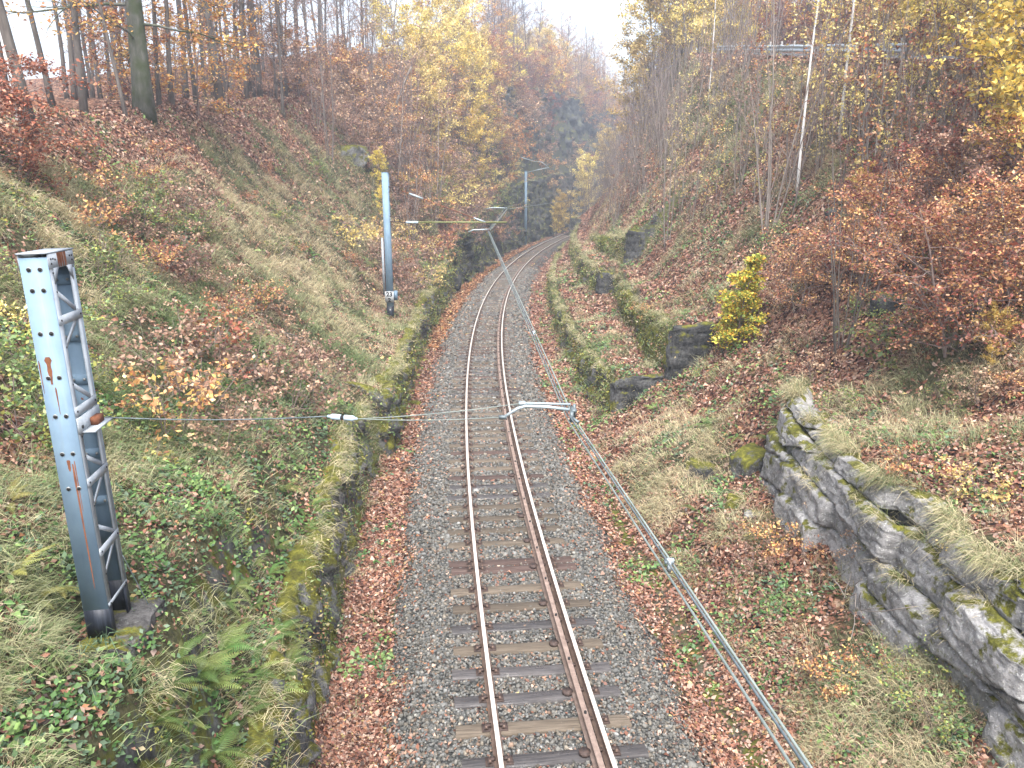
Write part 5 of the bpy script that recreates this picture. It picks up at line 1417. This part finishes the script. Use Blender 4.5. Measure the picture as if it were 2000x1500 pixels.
for px in (20, 105, 135, 150, 185, 200, 222, 300, 312, 365, 385, 402, 455, 470, 492, 510, 540, 562, 590, 612):
    x, y, z = hit(px, 232 - px * .055); y2 = y + RNG.uniform(.5, 14); x2 = x * y2 / y
    put(tall[RNG.integers(0, 3)], x2, y2, sc=RNG.uniform(.55, .95), label='tall bare dark trunk in the wood on the grassy crest', group=G1, tilt=tuple(RNG.normal(0, .03, 2)))
k = 0
while k < 48:
    Yq = RNG.uniform(26, 95); dq = -RNG.uniform(14.5, 38); xq = float(Xt(Yq)) + dq
    if abs(xq / Yq) > .78: continue
    px_ = 1000 + 1500 * xq / Yq
    if 80 < px_ < 260 and RNG.random() < .7: k += 1; continue
    put(tall[RNG.integers(0, 3)], xq, Yq, sc=RNG.uniform(.6, 1.05), label='tall bare dark trunk in the wood on the grassy crest', group=G1, tilt=tuple(RNG.normal(0, .03, 2))); k += 1
for k in range(24):
    Yq = RNG.uniform(34, 95); dq = -RNG.uniform(12, 26); xq = float(Xt(Yq)) + dq
    i = RNG.integers(0, 3)
    put(tallb[i], xq, Yq, sc=RNG.uniform(.4, .95), label=('brownish leafed', 'rust leafed', 'orange leafed')[i] + ' slender tree in the wood behind the crest', group=('brownish', 'rust', 'orange')[i] + ' trees of the wood behind the crest', tilt=tuple(RNG.normal(0, .03, 2)))
# --- understorey along the crest and on the forested slope
for k in range(52):
    Yq = RNG.uniform(30, 66) if k < 16 else RNG.uniform(52, 100)
    dq = -RNG.uniform(12.5, 20) if k < 16 else -RNG.uniform(5.5, 15)
    i = int(RNG.choice(4, p=[.30, .08, .42, .20])); xq = float(Xt(Yq)) + dq
    if xq / Yq < -.50: continue
    put(beech[i], xq, Yq, sc=RNG.uniform(.7, 1.5) * (1 + (Yq > 60) * .35), label=('rust', 'red-brown', 'dull brown', 'orange')[i] + ' leafed beech bush in the thicket above the rock wall', group=('rust', 'red-brown', 'dull brown', 'orange')[i] + ' bushes of the thicket above the rock wall')
for k in range(60):
    Yq = RNG.uniform(50, 120); dq = -RNG.uniform(5, 15); xq = float(Xt(Yq)) + dq
    put(bare[RNG.integers(0, 4)], xq, Yq, sc=RNG.uniform(.7, 1.3), label='bare grey sapling in the thicket above the far rock wall', group='bare saplings of the thicket above the rock wall')
for (px, py, sc, i) in ((850, 250, 1.05, 0), (905, 300, 1.0, 2), (800, 215, 1.1, 1), (930, 370, .8, 0), (880, 390, .7, 1), (770, 180, 1.1, 2), (960, 240, .9, 1), (985, 215, .9, 1), (790, 150, 1.2, 1), (870, 190, 1.2, 1), (830, 120, 1.2, 1), (900, 150, 1.1, 0), (930, 260, 1., 1), (860, 290, 1., 1), (1040, 170, .9, 1), (840, 330, .8, 1), (1010, 190, .9, 0), (915, 220, 1.0, 1), (960, 330, .7, 2)):
    putp(yel[i], px, py, sc=sc, label='yellow leafed tree in the thicket on the slope above the track', group='yellow trees of the thicket on the left slope', tilt=(0, RNG.uniform(-.05, .25)))
for (px, py, sc) in ((742, 372, .28), (790, 400, .22), (748, 425, .2)):
    putp(yel[0], px, py, sc=sc, label='small bright yellow sapling by the top of the tall steel mast', group='yellow saplings by the tall mast')
wire('leaning_trunk', [hit(745, 272), at(803, 130, hit(745, 272)[1] - 1.0)], .07, 'bark_sapling', 'pale leaning dead stem among the bushes of the slope', 0, cat='tree trunk')
# --- thin trees against the sky gap
for k, px in enumerate((962, 975, 990, 1002, 1016, 1028, 1040, 1050, 1062, 1074, 1085, 1096, 1106, 1118)):
    Yq = RNG.uniform(118, 150); xq = (px - 1000) / 1500 * Yq * .93
    put(tall[k % 3], xq, Yq, sc=RNG.uniform(.5, 1.0) * (1.0 if px < 1050 else .7), label='slim bare tree on the far ridge against the white sky', group='slim trees on the far ridge')
for k in range(120):
    Yq = RNG.uniform(124, 235); dq = -RNG.uniform(7, 18); xq = float(Xt(Yq)) + dq
    src = (tall[k % 3], tallb[0], yel[k % 3], tallb[2], tallb[1])[k % 5]
    put(src, xq, Yq, sc=RNG.uniform(.4, .85) * (1.2 if k % 5 == 2 else 1), label='hazy tree on the ridge beyond the tall far cliff', group='hazy trees on the ridge beyond the cliff')
for k in range(110):
    Yq = RNG.uniform(92, 235); dq = -RNG.uniform(4.6, 13); xq = float(Xt(Yq)) + dq
    i = int(RNG.choice([0, 1, 2, 3])); put(beech[i], xq, Yq, sc=RNG.uniform(1.2, 2.2), label=('rust', 'red-brown', 'dull brown', 'orange')[i] + ' bush clinging to the cliff by the far bend', group=('rust', 'red-brown', 'dull brown', 'orange')[i] + ' bushes on the far cliff')
cf = conifer(301, 15, 'hazy pine alone in the white sky gap')
put(cf, 22.0, 150, float(hz(22., 150)) - 6, sc=.9)
# --- far right bank and thicket
for k in range(150):
    Yq = RNG.uniform(44, 122); dq = RNG.uniform(7.6, 16.5) if Yq < 98 else RNG.uniform(4.6, 17)
    xq = float(Xt(Yq)) + dq
    put(bare[RNG.integers(0, 4)], xq, Yq, sc=RNG.uniform(.55, 1.05), label='bare grey-brown sapling in the dense thicket on the bank by the bend', group='bare saplings of the thicket by the bend')
for (px, py, sc, i) in ((1090, 290, .55, 0), (1095, 335, .4, 2), (1130, 215, .9, 1), (1165, 190, 1.0, 1), (1205, 165, 1.0, 1), (1260, 140, 1.1, 1), (1300, 110, 1.2, 0), (1235, 150, 1.0, 1), (1325, 100, 1.0, 1), (1100, 240, .7, 0)):
    x, y, z = hit(px, py)
    y = min(y, 125); x = (px - 1000) / 1500 * y * .95
    put(yel[i], x, y, sc=sc, label='yellow leafed tree on the far bank beside the white sky gap', group='yellow trees by the sky gap')
for k in range(16):
    Yq = RNG.uniform(62, 98); xq = RNG.uniform(.165, .29) * Yq
    put((yel[0], yel[1], tallb[2], yel[2])[k % 4], xq, Yq, sc=RNG.uniform(.8, 1.2) * (.6 if k % 4 == 2 else 1), label='golden tree on the brow of the bank beside the white sky gap', group='golden trees on the brow beside the sky gap')
# --- right bank: grey multi-stem saplings, birches
for (px, py, sc, src, lab) in (
    (1500, 460, 1.15, bare[3], 'large bare multi-stemmed grey sapling in the middle of the bank'),
    (1302, 480, 1.0, bare[0], 'bare three-stemmed sapling at the brow of the topmost terrace'),
    (1545, 430, .75, bare[1], 'single bare stem to the side of the large multi-stemmed sapling'),
    (1350, 435, .55, bare[2], 'small bare clump rising from a dark stump'),
    (1440, 380, .7, bare[0], 'bare forked sapling between terrace and multi-stemmed sapling'),
    (1690, 300, .6, bare[1], 'thin bare stem by fallen branches'),
):
    putp(src, px, py, sc=sc, label=lab)
for (px, py, sc, b, lab, tl) in ((1557, 372, .95, 0, 'slender white birch rising straight out of the leafy bank', .01), (1640, 262, .95, 1, 'white birch with a dark stump at its foot', .01), (1384, 195, .8, 0, 'thin white birch near the top of the bank, before dark conifers', .01)):
    putp(birch[b], px, py, sc=sc, label=lab, tilt=(0, tl))
for k in range(110):
    px, py = RNG.uniform(1150, 1960), RNG.uniform(185, 430)
    if py > 560 - (px - 1180) * .1: continue
    putp(thin[RNG.integers(0, 3)], px, py, sc=RNG.uniform(.6, 1.2), label='thin bare shoot standing in the brown leaves of the bank', group='thin shoots on the leafy bank')
putp(whips, 1640, 690)
# --- rust beech bushes
bigb = plant('beech_shrub', 'large rust-brown beech bush hanging over a dark hollow', 'shrub', dict(seed=401, H=3.6, r0=.05, first=.05, nbr=64, blen=.46, el=18, up=-.05, sub=7, tw=2, stems=3, spread=.35, wig=.05, minr=.005), 'bark_twig', (12000, .08, 'rust', dict(spread=.10, flat=.25)))
putp(bigb, 1860, 690, sc=.88, rz=.4)
bb2 = plant('beech_shrub', 'red-brown beech bush in full leaf beside bare whips', 'shrub', dict(seed=402, H=3.2, r0=.04, first=.06, nbr=48, blen=.40, el=25, up=0, sub=6, tw=2, stems=3, spread=.3, wig=.05, minr=.005), 'bark_twig', (5500, .075, 'rust', dict(spread=.10, flat=.3)))
putp(bb2, 1560, 605, sc=.7)
putp(bb2, 1690, 600, sc=.75, label='red-brown beech bush between whips and the large rust bush')
putp(bb2, 1800, 520, sc=.8, label='red-brown beech bush behind the large rust bush')
putp(bigb, 1990, 610, sc=.75, label='rust-brown beech bush under the yellow tree', rz=2.)
for k in range(8):
    px, py = RNG.uniform(1620, 2000), RNG.uniform(380, 560)
    i = int(RNG.choice([0, 1, 2]))
    putp(beech[i], px, py, sc=RNG.uniform(.45, .85), label=('rust', 'red-brown', 'dull brown')[i] + ' young beech on the leafy bank above the large bush', group=('rust', 'red-brown', 'dull brown')[i] + ' young beeches on the leafy bank')
lr_ = plant('beech_shrub', 'dark red beech bush at the edge of the grassy slope', 'shrub', dict(seed=403, H=2.6, r0=.035, first=.04, nbr=40, blen=.42, el=15, up=-.05, sub=6, tw=2, stems=2, spread=.2, wig=.05, minr=.005), 'bark_twig', (6000, .08, 'rust_red', dict(spread=.10, flat=.2)))
x, y, z = hit(22, 345); put(lr_, x, y, z, sc=1.0)
yg = plant('maple_shrub', 'bright yellow-green bush at the end of the terrace walls', 'shrub', dict(seed=404, H=3.0, r0=.03, first=.04, nbr=40, blen=.30, el=25, up=.0, sub=6, tw=1, stems=2, spread=.12, wig=.05, minr=.005, shape='cone'), 'bark_twig', (8500, .105, 'yellow_green', dict(spread=.11, flat=.22)))
putp(yg, 1442, 668, sc=.92)
yr = plant('yellow_tree', 'pale yellow maple against the rust bushes at the picture edge', 'tree', dict(seed=405, H=5.2, r0=.05, first=.25, nbr=30, blen=.30, el=40, up=.1, sub=6, tw=1, wig=.04, minr=.006), 'bark_sapling', (6500, .13, 'yellow', dict(spread=.18, flat=.4)))
putp(yr, 1970, 420, sc=1.0)
putp(low[2], 1745, 700, sc=1.1, label='yellow-green low shrub under the large rust bush')
for (px, py, sc, i, lab) in ((1680, 440, .17, 0, 'small orange-yellow sapling in the leaves of the bank'), (1935, 720, .13, 0, 'small yellow sapling at the foot of the rust bush')):
    putp(yel[i], px, py, sc=sc, label=lab)
# --- wood above the road
for k in range(95):
    Yq = RNG.uniform(24, 110); dq = float(road_d(Yq)) + RNG.uniform(6.8, 30); xq = float(Xt(Yq)) + dq
    if xq / Yq > .85: Yq = xq / .8 + 2; xq = float(Xt(Yq)) + dq
    i = k % 5
    if i < 2: put(tall[RNG.integers(0, 3)], xq, Yq, sc=RNG.uniform(.6, 1.), label='tall bare dark tree in the wood across the road', group='bare trees across the road')
    else: put(tallb[i - 2], xq, Yq, sc=RNG.uniform(.4, .8), label=('brownish leafed', 'rust leafed', 'orange leafed')[i - 2] + ' tree in the wood across the road', group=('brownish', 'rust', 'orange')[i - 2] + ' trees across the road')
for k in range(56):
    Yq = RNG.uniform(26, 90); dq = float(road_d(Yq)) + RNG.uniform(6.2, 13); xq = float(Xt(Yq)) + dq
    i = int(RNG.choice(4, p=[.35, .25, .1, .3]))
    put(beech[i], xq, Yq, sc=RNG.uniform(.9, 1.7), label=('rust', 'red-brown', 'dull brown', 'orange')[i] + ' beech bush behind the guardrail', group=('rust', 'red-brown', 'dull brown', 'orange')[i] + ' bushes behind the guardrail')
cf2 = conifer(302, 14, 'dark conifer behind the far end of the guardrail')
for Yq, dd in ((60, 10), (66, 8), (58, 15), (70, 12)):
    put(cf2, float(Xt(Yq) + road_d(Yq)) + dd, Yq, sc=RNG.uniform(.8, 1.1), label='dark conifer in the wood behind the far end of the guardrail', group='dark conifers behind the guardrail')
for (px, py, i, sc) in ((1770, 130, 1, .8), (1830, 150, 0, .75), (1900, 170, 1, .8), (1960, 150, 0, .8), (1860, 110, 2, .9), (1720, 120, 1, .6), (1990, 230, 1, .7), (1350, 90, 0, 1.2), (1880, 60, 0, 1.1), (1950, 70, 1, 1.1), (1800, 60, 1, 1.)):
    putp(yel[i], px, py, sc=sc, label='pale yellow tree at the top of the bank by the road', group='yellow trees at the top of the bank')
# --- low shrubs and brambles
for (px, py, sc, i) in ((420, 720, 1.2, 1), (470, 740, 1.0, 0), (380, 800, 1.0, 0), (330, 850, 1.1, 1), (520, 760, 1.1, 0), (560, 690, .9, 0), (300, 760, 1., 0), (440, 640, .8, 1), (600, 770, 1.1, 0), (350, 690, .9, 0), (480, 860, .8, 0), (410, 880, .8, 0), (620, 720, .8, 0), (560, 800, 1., 0)):
    putp(low[i], px, py, sc=sc * 1.05, label=('brown', 'rust')[i] + ' withered bramble in the patch beside the lattice mast', group=('brown', 'rust') [i] + ' brambles in the patch beside the lattice mast')
for (px, py, sc, i) in ((20, 640, 1.0, 3), (60, 760, 1.3, 2), (15, 850, 1.4, 2), (90, 880, 1.2, 2), (170, 640, 1., 2), (230, 590, .9, 2), (40, 560, 1.1, 2), (150, 760, 1., 2), (10, 720, 1.2, 2)):
    putp(low[i], px, py, sc=sc * .62, label=('', '', 'green', 'yellowing')[i] + ' leafy bramble at the edge behind the lattice mast', group=('', '', 'green', 'yellowing')[i] + ' brambles behind the lattice mast')
for k in range(46):
    px, py = RNG.uniform(120, 720), RNG.uniform(300, 620)
    i = int(RNG.choice([0, 0, 1, 2]))
    putp(low[i], px, py, sc=RNG.uniform(.5, 1.0), label=('brown', 'rust', 'green')[i] + ' low bramble on the grassy slope', group=('brown', 'rust', 'green')[i] + ' low brambles on the grassy slope')
for k in range(44):
    px, py = RNG.uniform(1200, 2000), RNG.uniform(560, 1450)
    if px < 1330 + (py - 800) * .35 and py > 800: continue
    i = int(RNG.choice([0, 1, 2, 3], p=[.35, .2, .35, .1]))
    putp(low[i], px, py, sc=RNG.uniform(.35, .7), label=('brown', 'rust', 'green', 'yellowing')[i] + ' low bramble on the bank around the sandstone outcrop', group=('brown', 'rust', 'green', 'yellowing')[i] + ' low brambles around the outcrop')
for k in range(130):
    Yq = RNG.uniform(40, 112); dq = -RNG.uniform(3.9, 7.0); xq = float(Xt(Yq)) + dq
    i = int(RNG.choice(4, p=[.4, .25, .2, .15]))
    put(low[i], xq, Yq, sc=RNG.uniform(1., 2.), label=('brown', 'rust', 'green', 'yellowing')[i] + ' shrub hanging on the dark rock along the bend', group=('brown', 'rust', 'green', 'yellowing')[i] + ' shrubs on the dark rock')
# fallen branches on the bank
def fallen(label, a, b, rad, seed):
    r = np.random.default_rng(seed); pa, pb = np.array(hit(*a)), np.array(hit(*b)); pa[2] += .12; pb[2] += .35
    t = np.linspace(0, 1, 9)[:, None]; P = pa * (1 - t) + pb * t + r.normal(0, .06, (9, 3)); o0 = P[0].copy(); P -= o0
    mb = MB(); mb.tube(P, np.linspace(rad, rad * .35, 9), 6)
    for k in range(7):
        i = r.integers(2, 8); d = nrmz(P[-1] - P[0]) * .7 + r.normal(0, .6, 3); mb.tube(limb(r, P[i], d, r.uniform(.5, 1.4), 4, -.1, .12), np.linspace(rad * .35, .008, 5), 4)
    tag(link('fallen_branch', mb.mesh('fallen_branch', [M['bark_sapling']], True), None, o0), label, 'branch')
fallen('long grey fallen branch lying slantwise on the leafy bank', (1705, 262), (1790, 222), .06, 1)
fallen('dark fallen branch lying near the yellow tree', (1812, 205), (1880, 165), .07, 2)
fallen('fallen stick pointing down the leafy bank', (1650, 250), (1700, 300), .04, 3)
fallen('bent dead branch below the slender birch', (1560, 330), (1620, 300), .03, 4)
fallen('thin fallen stem on the grassy slope beside the tall mast', (400, 612), (590, 680), .035, 5)
fallen('dry stick across the slope under the sandstone outcrop', (1620, 1150), (1690, 1245), .014, 6)

# ------------------------------------------------------------------ ferns
def fern(seed, cols, n=9, L=.55, label='fern'):
    r = np.random.default_rng(seed); mb = MB()
    for k in range(n):
        az = k * 2.4 + r.uniform(-.3, .3); ln = L * r.uniform(.75, 1.15); el = r.uniform(.55, 1.0)
        m = 22; t = np.linspace(0, 1, m)
        rr = ln * (t * math.cos(el) + .25 * t * t); zz = ln * (math.sin(el) * t - .62 * t * t)
        c, s = math.cos(az), math.sin(az)
        st = np.stack([rr * c, rr * s, zz], -1); w = ln * .19 * np.sin(np.pi * np.clip(t * .93 + .07, 0, 1)) ** .8 * (1 - t * .35)
        side = np.array([-s, c, 0]); col = np.array(cols[r.integers(0, len(cols))]) * r.uniform(.8, 1.2)
        mb.tube(st, np.linspace(.005, .002, m), 3, cap=False, col=col * .8)
        tg = np.gradient(st, axis=0); tg /= np.linalg.norm(tg, axis=1)[:, None]
        for sg in (-1, 1):
            a = st[2:]; b = st[2:] + sg * side * w[2:, None] + tg[2:] * w[2:, None] * .35 - np.array([0, 0, .22]) * w[2:, None]
            hw = tg[2:] * ln / m * .44
            V = np.stack([a - hw, a + hw, b + hw * .25, b - hw * .25], 1)
            q = len(V); mb.add(V.reshape(-1, 3), [np.arange(4 * q).reshape(q, 4)], 0, np.repeat(np.tile(col, (q, 1)) * np.exp(r.normal(0, .1, (q, 1))), 4, 0))
    me = mb.mesh('fern', [M['leaf']], False, True)
    return tag(link('fern', me, None, (0, 0, -500)), label, 'fern')
gc = [(.10, .17, .045), (.16, .225, .06), (.21, .25, .075)]
fr = [fern(1, gc, 10, .62), fern(2, gc, 8, .5), fern(3, [(.36, .34, .10), (.30, .31, .09)], 8, .5)]
def putf(i, px, py, sc, lab, grp=None):
    x, y, z = hit(px, py); return put(fr[i], x, y, z + .05, sc=sc, label=lab, group=grp, tilt=tuple(RNG.normal(0, .12, 2) + np.array([0, .25 if x < 0 else -.2])))
for (px, py) in ((500, 1190), (470, 1230), (520, 1260), (430, 1280), (390, 1330), (450, 1330), (500, 1320), (530, 1370), (560, 1300), (480, 1380), (580, 1000), (610, 990), (630, 1010), (560, 1040), (600, 1040), (540, 1080), (525, 1130), (480, 1410), (520, 1470), (350, 1310), (560, 1110), (640, 960), (545, 1180), (590, 1080), (440, 1190), (510, 1420), (330, 1380), (410, 1350), (300, 1420), (440, 1430), (540, 1240), (575, 1160), (600, 1110), (560, 1420), (590, 1230), (460, 1150), (500, 1110), (550, 960), (380, 1440), (420, 1480), (470, 1340)):
    putf(int(RNG.choice([0, 1])), px, py, RNG.uniform(.5, .95), 'green fern growing on the mossy rock below the lattice mast', 'green ferns on the mossy rock')
for (px, py, sc) in ((30, 1150, 1.0), (110, 1170, .7), (70, 1190, .7), (20, 990, .8)):
    putf(2, px, py, sc, 'yellowing fern at the edge behind the lattice mast', 'yellowing ferns behind the lattice mast')
for (px, py, sc) in ((1350, 790, 1.), (1380, 830, 1.), (1310, 830, .9), (1420, 900, .8), (1530, 850, .8), (1330, 1060, .6), (1440, 860, .8), (1280, 800, .7), (1500, 870, .7), (1360, 1000, .6)):
    putf(int(RNG.choice([0, 1])), px, py, sc, 'green fern on the slope between terraces and outcrop', 'green ferns between terraces and outcrop')
for (px, py, sc) in ((1110, 535, 1.3), (1120, 560, 1.2), (1105, 590, 1.), (1125, 600, 1.), (1130, 650, 1.), (1145, 690, .9), (1100, 520, 1.2), (1160, 700, .8), (1115, 640, 1.)):
    putf(int(RNG.choice([0, 1])), px, py, sc, 'pale green fern on the ledge of the lowest terrace', 'green ferns on the lowest terrace')
for (px, py, sc) in ((845, 560, 1.1), (830, 600, 1.), (820, 640, 1.), (690, 660, .9), (760, 640, .9), (640, 800, .8), (700, 540, 1.)):
    putf(int(RNG.choice([0, 1])), px, py, sc, 'green fern by the rock wall around the tall steel mast', 'green ferns around the tall mast')
# long strap-leaved tuft at the concrete block
def tuft():
    r = np.random.default_rng(6); n = 46
    P = r.normal(0, .05, (n, 3)) * np.array([1, 1, 0]); d = np.array([0, -.1, .9]) + r.normal(0, .55, (n, 3)); d /= np.linalg.norm(d, axis=1)[:, None]
    col = np.array([.10, .17, .10]) * np.exp(r.normal(0, .25, n))[:, None]
    V, Q, T, C = blades(P, d, r.uniform(.25, .5, n), r.uniform(.010, .018, n), np.clip(r.normal(.8, .2, n), 0, 1), r, col)
    x, y, z = hit(205, 1290)
    tag(link('sedge_plant', make_mesh('sedge_plant', V, [Q, T], [M['blade']], None, C), None, (x, y, z + .02)), 'dark green strap-leaved tuft at the foot of the concrete block', 'plant')
tuft()
for (px, py, lab) in ((1580, 1165, 'scrap of white litter on the slope below the sandstone outcrop'), (680, 1210, 'scrap of white litter on the brown leaf strip by the rock wall')):
    x, y, z = hit(px, py); mb = MB(); r = np.random.default_rng(px); P = np.stack(np.meshgrid(np.linspace(-.05, .05, 4), np.linspace(-.03, .03, 3), indexing='ij') + [np.zeros((4, 3))], -1); P[..., 2] = r.normal(.03, .015, (4, 3))
    mb.sheet(P); mb.sheet(P - np.array([0, 0, .006])); tag(link('paper_scrap', mb.mesh('paper_scrap', [M['litter_white']]), None, (x, y, z + .02)), lab, 'litter')

# parked prototypes that were never placed go away
for o in [o for o in bpy.data.objects if o.parent is None and o.location.z < -400]:
    for c in list(o.children): bpy.data.objects.remove(c)
    bpy.data.objects.remove(o)

# ------------------------------------------------------------------ haze
def haze():
    mb = MB(); mb.box((0, 118, 28), (470, 320, 70), 0)
    m, nt, out = newmat('haze_air')
    v = N(nt, 'VolumePrincipled'); v.inputs['Color'].default_value = (.80, .88, 1.0, 1); v.inputs['Density'].default_value = HAZE; v.inputs['Anisotropy'].default_value = .3
    nt.links.new(v.outputs[0], out.inputs['Volume'])
    o = link('haze', mb.mesh('haze', [m])); o['kind'] = 'stuff'
if HAZE > 0: haze()
